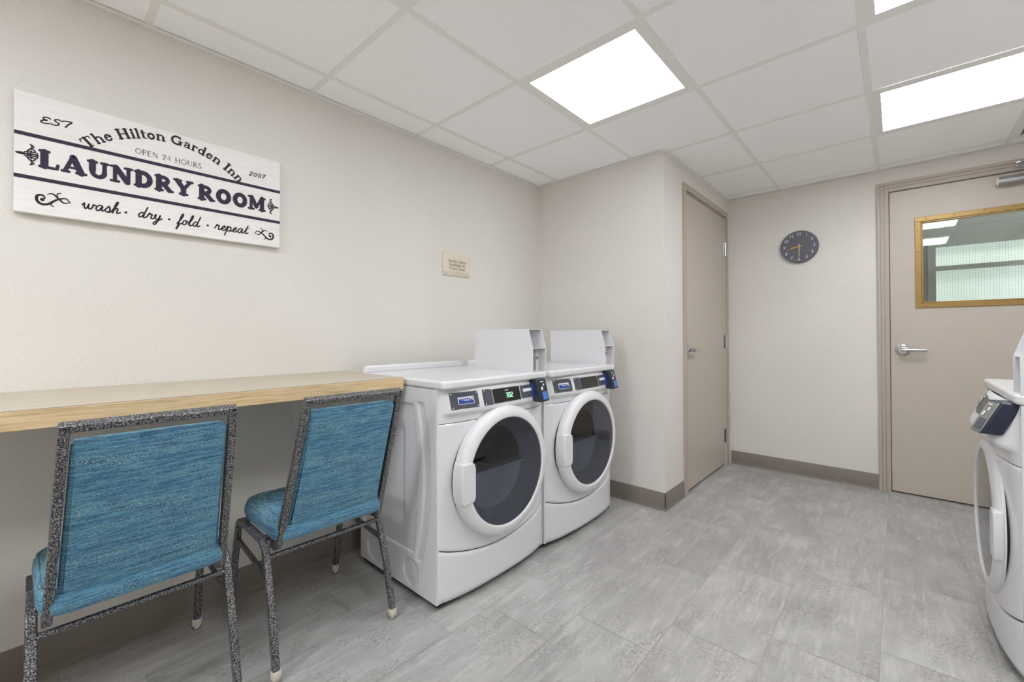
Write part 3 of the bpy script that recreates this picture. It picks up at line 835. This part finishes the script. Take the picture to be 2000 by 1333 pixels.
# ------------------------------------------------------------------ clock
ck = empty('wall_clock', (1.548, Y2, 1.819), label='round charcoal wall clock with pale numerals and gold hands', cat='clock')
MB().lathe([(0, -0.002), (0.1265, -0.002), (0.1275, 0.006), (0.1275, 0.022), (0.1255, 0.026), (0.124, 0.0245), (0, 0.0245)], (0, 0, 0), (0, -1, 0), 72).build('dial', M['dial'], ck)
mb_parent = ck
for k in range(1, 13):
    a = math.pi / 2 - k * math.pi / 6
    text_mesh(str(k), 0.0325, M['numeral'], 'numeral', ck, frame_mtx((0.100 * math.cos(a), -0.0252, 0.100 * math.sin(a)), (1, 0, 0), (0, 0, 1)))
def hand(name, ang, l, tail, w, y, mat):
    a = math.pi / 2 - ang
    d, n = Vector((math.cos(a), 0, math.sin(a))), Vector((-math.sin(a), 0, math.cos(a)))
    mb = MB()
    pts = [-d * tail - n * w / 2, d * l - n * w / 3, d * l + n * w / 3, -d * tail + n * w / 2]
    v = [p + Vector((0, -y, 0)) for p in pts] + [p + Vector((0, -y - 0.001, 0)) for p in pts]
    mb.add(v, [(0, 1, 2, 3), (7, 6, 5, 4), (0, 4, 5, 1), (1, 5, 6, 2), (2, 6, 7, 3), (3, 7, 4, 0)])
    mb.build(name, mat, ck, smooth=0)
hand('hour_hand', R(8.72 * 30), 0.055, 0.018, 0.0065, 0.027, M['hand'])
hand('minute_hand', R(180), 0.082, 0.022, 0.0052, 0.0285, M['hand_pale'])
hand('second_hand', R(256), 0.088, 0.02, 0.0022, 0.030, M['hand'])
MB().cyl((0, -0.026, 0), (0, -0.033, 0), 0.0055, n=20).build('hub', M['hand'], ck)

# ------------------------------------------------------------------ wall counter
CT, CD, CE = 0.937, 0.533, 1.062
ctr = empty('wall_counter', (0.0, CE, 0.0), label='long cream counter with light wood edge mounted on the left wall behind the chairs', cat='counter')
yL = YB + 0.1
mb = MB(); mb.box(0.001, CD, yL - CE, 0, CT - 0.051, CT - 0.0025, 0)
mb.build('worktop', M['wood'], ctr, bevel=0.002)
MB().box(0.001, CD - 0.0005, yL - CE, -0.0005, CT - 0.0025, CT).build('laminate_top', M['laminate'], ctr, smooth=0, label='cream laminate top')
for yb_ in (0.818, -0.35):
    mb = MB(); y = yb_ - CE
    mb.box(0.0, 0.004, y - 0.0135, y + 0.0135, 0.575, CT - 0.052)
    mb.box(0.0, 0.36, y - 0.0135, y + 0.0135, CT - 0.056, CT - 0.052)
    mb.prism([(0.004, 0.60), (0.012, 0.60), (0.30, CT - 0.068), (0.30, CT - 0.056), (0.004, CT - 0.056), (0.004, CT - 0.07), (0.27, CT - 0.07), (0.012, 0.635), (0.004, 0.63)], lambda u, w, d: (u, d, w), y + 0.009, y + 0.0125)
    br = mb.build('bracket', M['whitep'], ctr, bevel=0.001)
    for z in (0.842, 0.62):
        MB().lathe([(0, 0.0035), (0.003, 0.0035), (0.0075, 0.001), (0.0075, 0)], (0.004, y, z), (1, 0, 0), 16).build('screw', M['pale'], br)
        MB().cyl((0.0074, y, z), (0.0079, y, z), 0.0026, n=10).build('screw_socket', M['rubber'], br)

# ------------------------------------------------------------------ banquet chairs
def build_chair(loc, rz, label):
    root = empty('banquet_chair', loc, rz, label=label, cat='chair', group='blue fabric chairs at the counter')
    FW, LW = 0.213, 0.210
    for s in (-1, 1):
        y0, y1 = s * FW, s * LW
        front = bend([(0.0, y0, 0.036), (0.045, (y0 + y1) / 2, 0.25), (0.092, y1, 0.411), (0.235, y1, 0.411)], 0.045, 8)
        back = bend([(0.235, y1, 0.411), (0.368, y1, 0.411), (0.440, (y0 + y1) / 2, 0.215), (0.487, y0, 0.036)], 0.055, 8)
        for path, foot in ((front, (0.0, y0)), (back, (0.488, y0))):
            lg = MB().sweep(path, 0.022, 0.022, (0, 1, 0)).build('leg', M['hammer'], root, bevel=0.004, seg=3, smooth=50)
            mb = MB(); fx, fy = foot
            mb.lathe([(0.0, 0.013), (0.014, 0.013), (0.0162, 0.018), (0.0162, 0.036), (0.0145, 0.039), (0, 0.039)], (fx, fy, 0), (0, 0, 1), 20)
            gl = mb.build('glide', M['glide'], lg)
            MB().lathe([(0, 0), (0.010, 0), (0.0135, 0.003), (0.0135, 0.007), (0.010, 0.0125), (0, 0.0125)], (fx, fy, 0), (0, 0, 1), 20).build('glide_foot', M['steel'], gl)
        MB().sweep([(0.056, y1 * .99, 0.325), (0.40, y1 * .99, 0.296)], 0.012, 0.018, (0, 1, 0)).build('side_brace', M['hammer'], root, bevel=0.002)
    MB().tube([(0.386, -LW + 0.008, 0.362), (0.386, LW - 0.008, 0.362)], 0.0085, 14).build('stretcher', M['hammer'], root)
    # seat rails under the cushion
    MB().box(0.11, 0.13, -LW, LW, 0.402, 0.420).build('seat_rail', M['hammer'], root, bevel=0.003)
    MB().box(0.33, 0.35, -LW, LW, 0.402, 0.420).build('seat_rail', M['hammer'], root, bevel=0.003)
    # back frame: two uprights and a top rail, leaning back
    B, Tp = Vector((0.420, 0, 0.400)), Vector((0.610, 0, 0.920))
    d = (Tp - B).normalized(); n = Vector((d.z, 0, -d.x))      # n points back and down
    def bp(t, y, o=0.0): return B + (Tp - B) * t + Vector((0, y, 0)) + n * o
    mb = MB()
    for s in (-1, 1):
        path = [bp(0, s * 0.185) + Vector((-0.055, 0, 0.0)), bp(0, s * 0.185), bp(1.0, s * 0.1635)]
        mb.sweep(bend(path, 0.03, 6), 0.019, 0.026, (0, 1, 0))
    mb.sweep([bp(0.983, -0.1735), bp(0.983, 0.1735)], 0.019, 0.026, d)
    mb.build('back_frame', M['hammer'], root, bevel=0.003, seg=2, smooth=50)
    L = (Tp - B).length
    out = rounded([(-0.1715, 0.004), (0.1715, 0.004), (0.1525, L - 0.050), (-0.1525, L - 0.050)], [0.055, 0.055, 0.014, 0.014], 8)
    fb = lambda u, w, q: B + d * w + Vector((0, u, 0)) + n * (q - 0.045 * sstep(0.10, -0.02, w))
    # cushion as stacked outline rings with a rounded rim, fuller to the front
    def inset(k):
        c = Vector((0, L / 2))
        return [((u) * (1 - k / 0.17), c.y + (w - c.y) * (1 - k / 0.27)) for u, w in out]
    rings = [(-0.032, 0.020), (-0.028, 0.009), (-0.022, 0.003), (-0.014, 0.0), (0.002, 0.0), (0.008, 0.003), (0.011, 0.010)]
    v, f = [], []
    N = len(out)
    for q, k in rings: v += [fb(u, w, q) for u, w in inset(k)]
    for i in range(len(rings) - 1):
        f += [(i * N + j, i * N + (j + 1) % N, (i + 1) * N + (j + 1) % N, (i + 1) * N + j) for j in range(N)]
    mb = MB(); mb.add(v, f)
    # inner caps as strips between mirrored outline points so the curl at the bottom stays smooth
    for q, k in (rings[0], rings[-1]):
        o2 = inset(k); top = max(w for _, w in o2); bot = min(w for _, w in o2)
        ws = sorted(set(round(w, 6) for _, w in o2) | set(lin(bot + 0.06, top - 0.02, 14)))
        nw = len(ws) - 1
        def halfw(w):
            best = 0
            for a in range(N):
                (u0, w0), (u1, w1) = o2[a], o2[(a + 1) % N]
                if (w0 - w) * (w1 - w) <= 0 and w0 != w1:
                    best = max(best, abs(u0 + (u1 - u0) * (w - w0) / (w1 - w0)))
            return best
        hv = [halfw(w) for w in ws]
        bul = 0.010 if q < 0 else 0.003
        us = lin(-1, 1, 10)
        mb.grid(lambda a, j: fb(hv[j] * a, ws[j], q + (-1 if q < 0 else 1) * bul * (1 - a * a) * (1 - (2 * j / nw - 1) ** 2)), us, list(range(nw + 1)))
    mb.build('backrest', M['fabric'], root, smooth=60, fix=True)
    # seat cushion
    so = rounded([(0.085, -0.205), (0.455, -0.198), (0.455, 0.198), (0.085, 0.205)], [0.075, 0.05, 0.05, 0.075], 10)
    cx_, N = 0.27, len(so)
    ins = lambda k: [(cx_ + (x - cx_) * (1 - k / 0.185), y * (1 - k / 0.2)) for x, y in so]
    rr = [(0.421, 0.020), (0.423, 0.006), (0.430, 0.0), (0.452, -0.006), (0.474, -0.004), (0.486, 0.004), (0.494, 0.016), (0.499, 0.035), (0.502, 0.07), (0.503, 0.12)]
    v, f = [], []
    for z, k in rr: v += [(x, y, z) for x, y in ins(k)]
    for i in range(len(rr) - 1): f += [(i * N + j, i * N + (j + 1) % N, (i + 1) * N + (j + 1) % N, (i + 1) * N + j) for j in range(N)]
    f += [tuple(range(N - 1, -1, -1)), tuple(range((len(rr) - 1) * N, len(rr) * N))]
    mb = MB(); mb.add(v, f)
    st = mb.build('seat', M['fabric'], root, smooth=60)
    MB().tube([(x, y, 0.4875) for x, y in ins(0.0035)], 0.003, 8, closed=True).build('piping', M['fabric'], st)
    return root
build_chair((0.124, 0.203, 0), R(0.3), 'blue fabric banquet chair with speckled grey frame, nearest and farthest left at the counter')
build_chair((0.139, 0.738, 0), R(-0.4), 'blue fabric banquet chair with speckled grey frame, beside the white laundry machine')

# ------------------------------------------------------------------ laundry machines
HWID = 0.343
def build_machine(loc, rz, label, handle_side=-1, digits=False, dz=0.0, emboss=True, silver_reader=False, door_dz=0.0, seam_dz=0.0, ring_out=0.0, deep_console=False, overhang=0.046):
    root = empty('laundry_machine', loc, rz, label=label, cat='laundry machine', group='white front loading laundry machines')
    Z = lambda z: z + dz
    DEP = 0.60
    XF = 0.30                                   # cabinet front plane in local x
    bow = lambda y: 0.048 * (1 - abs(y / HWID) ** 2.2) ** 0.5 if abs(y) < HWID else 0.0
    # cabinet with embossed sides
    mb = MB()
    zb, zt = Z(0.028), Z(0.897)
    c1 = lambda z: 0.575 + (0.605 - 0.575) * (1 - ((z - 0.50) / 0.33) ** 2) - 0.737     # panel edge
    c2 = lambda z: 0.640 + (0.695 - 0.640) * (1 - ((z - 0.52) / 0.34) ** 2) - 0.737     # outer rib edge
    def em(x, z):
        z0 = z - dz; X = x - XF
        e = 0.008 * sstep(0.183, 0.190, z0) * sstep(0.826, 0.818, z0) * sstep(c1(z0) + 0.004, c1(z0) - 0.006, X) * sstep(-0.575, -0.565, X)
        e += 0.010 * sstep(0.27, 0.33, z0) * sstep(0.75, 0.69, z0) * sstep(-0.225, -0.26, X) * sstep(-0.54, -0.50, X)
        e += 0.007 * sstep(0.160, 0.170, z0) * sstep(0.838, 0.830, z0) * sstep(c2(z0) + 0.004, c2(z0) - 0.006, X) * sstep(c2(z0) - 0.052, c2(z0) - 0.036, X)
        for kx, kz, kr in ((-0.178, 0.104, 0.055), (-0.478, 0.104, 0.055)):
            r = math.hypot(X - kx, z0 - kz); e += 0.0045 * sstep(kr + 0.003, kr - 0.003, r)
        return e
    xs, zs = lin(XF - DEP, XF, 110), lin(zb, zt, 150)
    if emboss:
        mb.grid(lambda x, z: (x, -HWID + em(x, z), z), xs, zs)
    else:
        mb.grid(lambda x, z: (x, -HWID, z), [xs[0], xs[-1]], [zb, zt])
    mb.grid(lambda x, z: (x, HWID, z), [xs[0], xs[-1]], [zb, zt])
    xb = XF - DEP
    mb.quad((xb, -HWID, zb), (xb, HWID, zb), (xb, HWID, zt), (xb, -HWID, zt)); mb.quad((xb, -HWID, zb), (XF, -HWID, zb), (XF, HWID, zb), (xb, HWID, zb))
    mb.quad((xb, -HWID, zt), (XF, -HWID, zt), (XF, HWID, zt), (xb, HWID, zt))
    # narrow front returns of the cabinet either side of the front panels
    for s in (-1, 1): mb.quad((XF, s * HWID, zb), (XF, s * (HWID - 0.012), zb), (XF, s * (HWID - 0.012), zt), (XF, s * HWID, zt))
    mb.build('cabinet', M['white'], root, smooth=30)
    # top lid with raised rim and back ledge
    lid = rounded([(xb - 0.03, -HWID), (XF + overhang, -HWID), (XF + overhang, HWID), (xb - 0.03, HWID)], [0.01, 0.024, 0.024, 0.01], 6)
    MB().prism(lid, lambda u, w, q: (u, w, q), Z(0.8985), Z(0.933)).build('lid', M['white'], root, bevel=0.010, seg=4)
    mb = MB()
    mb.prism([(-0.33, Z(0.931)), (0.33, Z(0.931)), (0.295, Z(0.966)), (-0.315, Z(0.966))], lambda u, w, q: (q, u, w), xb - 0.028, xb + 0.012)
    mb.build('back_ledge', M['white'], root, bevel=0.008, seg=3)
    # console: leaning face, lip and return
    if deep_console:
        prof = [(-0.034, 0.8985), (-0.028, 0.893), (-0.004, 0.84), (0.024, 0.776), (0.026, 0.762), (0.020, 0.750), (-0.004, 0.742), (-0.010, 0.728), (-0.0125, 0.700)]
        flat = [(-0.022, 0.8985), (-0.020, 0.893), (-0.016, 0.84), (-0.0135, 0.776), (-0.0135, 0.762), (-0.013, 0.750), (-0.013, 0.742), (-0.013, 0.728), (-0.0125, 0.700)]
        fa, fb_ = (-0.028, 0.893), (0.024, 0.776)
    else:
        prof = [(-0.022, 0.8985), (-0.016, 0.893), (-0.004, 0.850), (0.006, 0.812), (0.0075, 0.803), (0.004, 0.794), (-0.008, 0.788), (-0.012, 0.780), (-0.0125, 0.757)]
        flat = [(-0.018, 0.8985), (-0.015, 0.893), (-0.014, 0.850), (-0.0135, 0.812), (-0.0135, 0.803), (-0.013, 0.794), (-0.013, 0.788), (-0.013, 0.780), (-0.0125, 0.757)]
        fa, fb_ = (-0.016, 0.893), (0.006, 0.812)
    CB = prof[-1][1]                            # lower edge of the console
    def con(y, i):
        b = sstep(HWID - 0.018, HWID - 0.055, abs(y))
        (x0, z0), (x1, z1) = flat[i], prof[i]
        return (XF + bow(y) + x0 + (x1 - x0) * b, y, Z(z0 + (z1 - z0) * b))
    ys = [-HWID + 2 * HWID * (0.5 - 0.5 * math.cos(math.pi * k / 60)) for k in range(61)]
    ys = sorted(set(ys + lin(-HWID + 0.001, -HWID + 0.06, 10) + lin(HWID - 0.06, HWID - 0.001, 10)))
    MB().grid(con, ys, list(range(len(prof)))).build('console', M['whitep'], root, smooth=50)
    # front panel with the door hole
    DZ, DY = Z(0.513 + door_dz), 0.0
    seam = lambda y: 0.187 + seam_dz + 0.060 * abs(y / HWID) ** 2.0
    def fp(y, t):
        z = Z(seam(y) + 0.0025 + (CB - 0.003 - seam(y) - 0.0025) * t)
        e = min(t, 1 - t); x = XF + bow(y) - 0.010 - 0.004 * sstep(0.012, 0.0, e)
        return (x, y, z)
    def hole(y, t):
        z = Z(seam(y) + (CB - 0.003 - seam(y)) * t)
        return math.hypot(y - DY, z - DZ) < 0.245
    ts = [0, 0.006, 0.014] + lin(0.03, 0.97, 56) + [0.986, 0.994, 1]
    MB().grid(fp, ys, ts, skip=hole).build('front_panel', M['white'], root, smooth=50)
    def lp(y, t):
        z0 = Z(0.030); z1 = Z(seam(y) - 0.0025); z = z0 + (z1 - z0) * t
        e = min(t * 0.6, 1 - t); return (XF + bow(y) - 0.010 - 0.007 * sstep(0.05, 0.0, e), y, z)
    mb = MB(); tl = [0, 0.01, 0.025, 0.05, 0.1] + lin(0.15, 0.9, 8) + [0.95, 0.975, 1]
    mb.grid(lp, ys, tl)
    mb.grid(lambda y, t: (XF - 0.012 + t * (bow(y) - 0.005), y, Z(0.030)), ys, [0, 1])
    mb.build('lower_panel', M['white'], root, smooth=50)
    # dark seams behind the panel gaps
    MB().grid(lambda y, t: (XF + bow(y) - 0.020, y, Z(seam(y) - 0.012 + 0.024 * t)), ys, [0, 1]).build('seam_gasket', M['rubber'], root)
    MB().grid(lambda y, t: (XF + bow(y) - 0.020, y, Z(CB - 0.009 + 0.016 * t)), ys, [0, 1]).build('seam_gasket', M['rubber'], root)
    # drum and door
    mb = MB()
    mb.lathe([(0.244, XF + 0.034), (0.22, XF + 0.01), (0.225, XF - 0.02), (0.27, XF - 0.03), (0.27, XF - 0.42), (0.0, XF - 0.43)], (0, DY, DZ), (1, 0, 0), 48)
    for k in range(3):
        a = R(90 + 120 * k)
        cyv, czv = math.cos(a) * 0.245, math.sin(a) * 0.245
        mb.cyl((XF - 0.42, DY + cyv, DZ + czv), (XF - 0.04, DY + cyv, DZ + czv), 0.03, n=12)
    mb.build('drum', M['dark'], root, smooth=50)
    door = MB().lathe([(0.243, XF + 0.030), (0.283, XF + 0.030), (0.2855, XF + 0.034), (0.2855, XF + 0.060 + ring_out), (0.282, XF + 0.071 + ring_out), (0.274, XF + 0.0785 + ring_out), (0.262, XF + 0.0835 + ring_out), (0.248, XF + 0.0865 + ring_out), (0.240, XF + 0.0865 + ring_out), (0.2365, XF + 0.084 + ring_out), (0.2355, XF + 0.066 + ring_out)],
                      (0, DY, DZ), (1, 0, 0), 96).build('door', M['whitep'], root, smooth=60)
    MB().lathe([(0.245, XF + 0.010), (0.280, XF + 0.010), (0.280, XF + 0.032)], (0, DY, DZ), (1, 0, 0), 72).build('door_shadow_ring', M['rubber'], door)  # black ring stands in for the shadow gap behind the door rim
    mb = MB()
    mb.lathe([(0.2355, XF + 0.076 + ring_out), (0.2335, XF + 0.072 + ring_out), (0.205, XF + 0.020 + min(0, ring_out)), (0.190, XF - 0.012), (0.186, XF - 0.018)], (0, DY, DZ), (1, 0, 0), 72)
    # lower half plate and its ledge
    n = 28; hz = -0.012
    a0 = math.asin(hz / 0.188)
    pts = [(0.188 * math.cos(math.pi - a0 + (math.pi + 2 * a0) * k / n), 0.188 * math.sin(math.pi - a0 + (math.pi + 2 * a0) * k / n)) for k in range(n + 1)]
    mb.prism(pts, lambda u, w, q: (q, DY + u, DZ + w), XF - 0.016, XF - 0.010)
    mb.box(XF - 0.05, XF + 0.004, DY - 0.19, DY + 0.19, DZ + hz - 0.004, DZ + hz + 0.008)
    mb.build('door_bowl', M['slate'], door, smooth=45)
    MB().lathe([(0.0, XF + 0.0835 + ring_out), (0.12, XF + 0.083 + ring_out), (0.2365, XF + 0.081 + ring_out)], (0, DY, DZ), (1, 0, 0), 72).build('door_glass', M['machine_glass'], door, smooth=60)
    # handle block over the ring
    hs = handle_side; hh = 0.083
    pa = [(0.2885 * math.cos(t), 0.2885 * math.sin(t)) for t in lin(-math.asin(hh / 0.2885), math.asin(hh / 0.2885), 14)]
    outl = [(hs * u, w) for u, w in pa] + [(hs * 0.226, hh), (hs * 0.213, hh - 0.010), (hs * 0.208, hh - 0.03), (hs * 0.208, -hh + 0.02), (hs * 0.216, -hh + 0.004), (hs * 0.226, -hh)]
    MB().prism(outl, lambda u, w, q: (q, DY + u, DZ + w), XF + 0.030, XF + 0.091 + ring_out).build('handle', M['whitep'], door, bevel=0.006, seg=4)
    # badge plate, control strip and reader follow the console face
    def face(y, z, out=0.0):
        t = (fa[1] - z) / (fa[1] - fb_[1])
        x = fa[0] + (fb_[0] - fa[0]) * t
        return Vector((XF + bow(y) + x + out, y, Z(z)))
    up = Vector((fa[0] - fb_[0], 0, fa[1] - fb_[1])).normalized()
    def plate(name, y0, y1, z0, z1, o0, o1, mat, par, r=0.004, sl=0.0, bev=0.0008):
        o = rounded([(y0, z0), (y1, z0), (y1, z1), (y0, z1)], r, 4) if r else [(y0, z0), (y1, z0), (y1, z1), (y0, z1)]
        return MB().prism(o, lambda u, w, q: face(u, w, q), o0, o1).build(name, mat, par, bevel=bev)
    bd = plate('badge_plate', -0.292, -0.150, 0.812, 0.880, -0.004, 0.003, M['badge'], root)
    for y in (-0.285, -0.157):
        for z in (0.818, 0.874):
            MB().lathe([(0, 0.002), (0.0028, 0.0015), (0.0035, 0)], face(y, z, 0.003), (1, 0, 0), 12).build('rivet', M['pale'], bd)
    plate('logo', -0.258, -0.176, 0.830, 0.860, 0.003, 0.0038, M['pale'], bd, bev=0)
    plate('logo', -0.255, -0.179, 0.832, 0.843, 0.0038, 0.0042, M['royal'], bd, r=0.002, bev=0)
    mid = face(-0.217, 0.8465, 0.0052)
    ey = (face(-0.18, 0.846) - face(-0.25, 0.846)).normalized()
    text_mesh('MAYTAG', 0.0205, M['royal'], 'logo_lettering', bd, frame_mtx(mid, ey, up), bold=0.0006, sx=0.92)
    st = plate('control_strip', -0.122, 0.268, 0.812, 0.880, -0.004, 0.003, M['black'], root)
    plate('strip_end', -0.120, -0.070, 0.813, 0.879, 0.003, 0.0036, M['badge'], st, r=0.002, bev=0)
    plate('display', -0.064, 0.118, 0.815, 0.877, 0.003, 0.0036, M['screen'], st, r=0.002, bev=0)
    plate('card_slot', 0.126, 0.235, 0.818, 0.876, 0.003, 0.006, M['badge'], st, r=0.003)
    plate('slot_label', 0.140, 0.222, 0.846, 0.860, 0.006, 0.0066, M['pale'], st, r=0.001, bev=0)
    for y, z in ((-0.114, 0.818), (-0.114, 0.874)): MB().lathe([(0, 0.002), (0.0028, 0.0015), (0.0035, 0)], face(y, z, 0.0036), (1, 0, 0), 12).build('rivet', M['pale'], st)
    if digits:
        seg = {'a': ((0, 2), (1, 2)), 'b': ((1, 1), (1, 2)), 'c': ((1, 0), (1, 1)), 'd': ((0, 0), (1, 0)), 'e': ((0, 0), (0, 1)), 'f': ((0, 1), (0, 2)), 'g': ((0, 1), (1, 1))}
        mb = MB()
        for k, ch in enumerate(('abgcd', 'abcdef', 'abged')):
            for s in ch:
                (a, b), (c_, d_) = seg[s]
                p = [(0.020 + k * 0.016 + a * 0.010, 0.834 + b * 0.0095), (0.020 + k * 0.016 + c_ * 0.010, 0.834 + d_ * 0.0095)]
                ribbon(mb, p, 0.0024, lambda u, w, e=0.0: face(u, w, 0.0042 + e))
        mb.build('digit_readout', M['green'], st, smooth=0)
        mb = MB(); ribbon(mb, [(0.016, 0.866), (0.036, 0.866)], 0.003, lambda u, w, e=0.0: face(u, w, 0.0042 + e)); mb.build('status_light', M['green_dim'], st, smooth=0)
    # card reader block standing proud of the console
    def rp(u, w, q): return face(0.262 + u, 0.845 + w, q)
    ro = rounded([(-0.046, -0.055), (0.046, -0.055), (0.046, 0.055), (-0.046, 0.055)], 0.008, 4)
    rd = MB().prism(ro, rp, -0.004, 0.046).build('card_reader', M['navy'], root, bevel=0.004, seg=3)
    fm = M['steel'] if silver_reader else M['black']
    MB().prism(rounded([(-0.040, -0.050), (0.040, -0.050), (0.040, 0.050), (-0.040, 0.050)], 0.006, 4), rp, 0.045, 0.0485).build('reader_face', fm, rd, bevel=0.001)
    MB().prism(rounded([(-0.020, -0.044), (0.032, -0.044), (0.032, -0.006), (-0.020, -0.006)], 0.004, 4), rp, 0.0484, 0.0494).build('card_symbol', M['badge' if silver_reader else 'blue'], rd)
    mb = MB(); mb.prism(rounded([(-0.022, 0.002), (-0.004, 0.002), (-0.004, 0.018), (-0.022, 0.018)], 0.003, 3), rp, 0.0484, 0.0494); mb.prism(rounded([(0.0, 0.022), (0.014, 0.022), (0.014, 0.032), (0.0, 0.032)], 0.003, 3), rp, 0.0484, 0.0494)
    mb.prism([(-0.02, 0.040), (0.012, 0.040), (0.012, 0.044), (-0.02, 0.044)], rp, 0.0484, 0.0492)
    mb.build('reader_button', M['pale'], rd)
    MB().prism(rounded([(-0.0505, -0.03), (-0.045, -0.03), (-0.045, 0.034), (-0.0505, 0.034)], 0.002, 3), rp, 0.006, 0.018).build('reader_bracket', M['royal'], rd)
    # coin box: side plates, recessed face, ledge and coin mechanism
    zc = Z(0.931); x0, x1, ya, yb = xb + 0.213, XF + overhang - 0.013, 0.232, 0.340
    hz_ = 0.219; brk = 0.122; t = 0.003
    side = [(x0, 0), (x1, 0), (x1, brk), (x1 - 0.030, hz_), (x0, hz_)]
    mb = MB()
    for y in (ya, yb - t): mb.prism(side, lambda u, w, q: (u, q, zc + w), y, y + t)
    mb.box(x0, x1 - 0.030, ya + t, yb - t, zc + hz_ - t, zc + hz_)
    mb.box(x0, x0 + t, ya + t, yb - t, zc, zc + hz_ - t)
    mb.box(x1 - 0.105, x1 - 0.100, ya + t, yb - t, zc + brk, zc + hz_ - t)
    mb.box(x1 - 0.105, x1 - 0.004, ya + t, yb - t, zc + brk - t, zc + brk)
    mb.box(x1 - 0.050, x1 - 0.046, ya + t, yb - t, zc, zc + brk - t)
    cb = mb.build('coin_box', M['white'], root, bevel=0.0008)
    MB().box(x1 - 0.046, x1 - 0.043, ya + 0.008, yb - 0.03, zc + 0.006, zc + brk - 0.008).build('coin_plate', M['steel'], cb, bevel=0.0005)
    mb = MB(); mb.box(x1 - 0.043, x1 - 0.030, ya + 0.016, ya + 0.052, zc + 0.078, zc + 0.112)
    mb.build('coin_slot', M['slate'], cb, bevel=0.003)
    MB().lathe([(0, 0.017), (0.007, 0.017), (0.008, 0.008), (0.013, 0.006), (0.015, 0)], (x1 - 0.043, ya + 0.040, zc + 0.060), (1, 0, 0), 20).build('return_button', M['chrome'], cb)
    MB().box(x1 - 0.043, x1 - 0.030, ya + 0.014, ya + 0.056, zc + 0.010, zc + 0.038).build('return_cup', M['steel'], cb, bevel=0.004)
    MB().lathe([(0, 0.004), (0.008, 0.004), (0.009, 0)], (x1 - 0.046, yb - 0.018, zc + 0.07), (1, 0, 0), 16).build('lock', M['chrome'], cb)
    # feet and a black slab standing in for the shade underneath
    for fx in (XF - 0.05, xb + 0.06):
        for fy in (-HWID + 0.05, HWID - 0.05):
            MB().lathe([(0, 0), (0.022, 0), (0.022, 0.010), (0.012, 0.016), (0.012, Z(0.03)), (0, Z(0.03))], (fx, fy, 0), (0, 0, 1), 20).build('foot', M['rubber'], root)
    MB().box(xb + 0.02, XF - 0.004, -HWID + 0.006, HWID - 0.006, Z(0.016), Z(0.029)).build('shade_slab', M['rubber'], root, smooth=0)
    return root
build_machine((0.437, 1.423, 0), 0, 'white front loading laundry machine nearest the chairs, green digits lit on its panel', digits=True)
build_machine((0.446, 2.118, 0), 0, 'white front loading laundry machine in the wall corner, behind the one with green digits', emboss=False)
build_machine((2.712, 2.440, 0), math.pi, 'white front loading laundry machine cut off by the right edge, facing the others', handle_side=1, dz=-0.008, emboss=False, silver_reader=True, door_dz=-0.066, seam_dz=-0.036, ring_out=-0.034, deep_console=True, overhang=0.014)
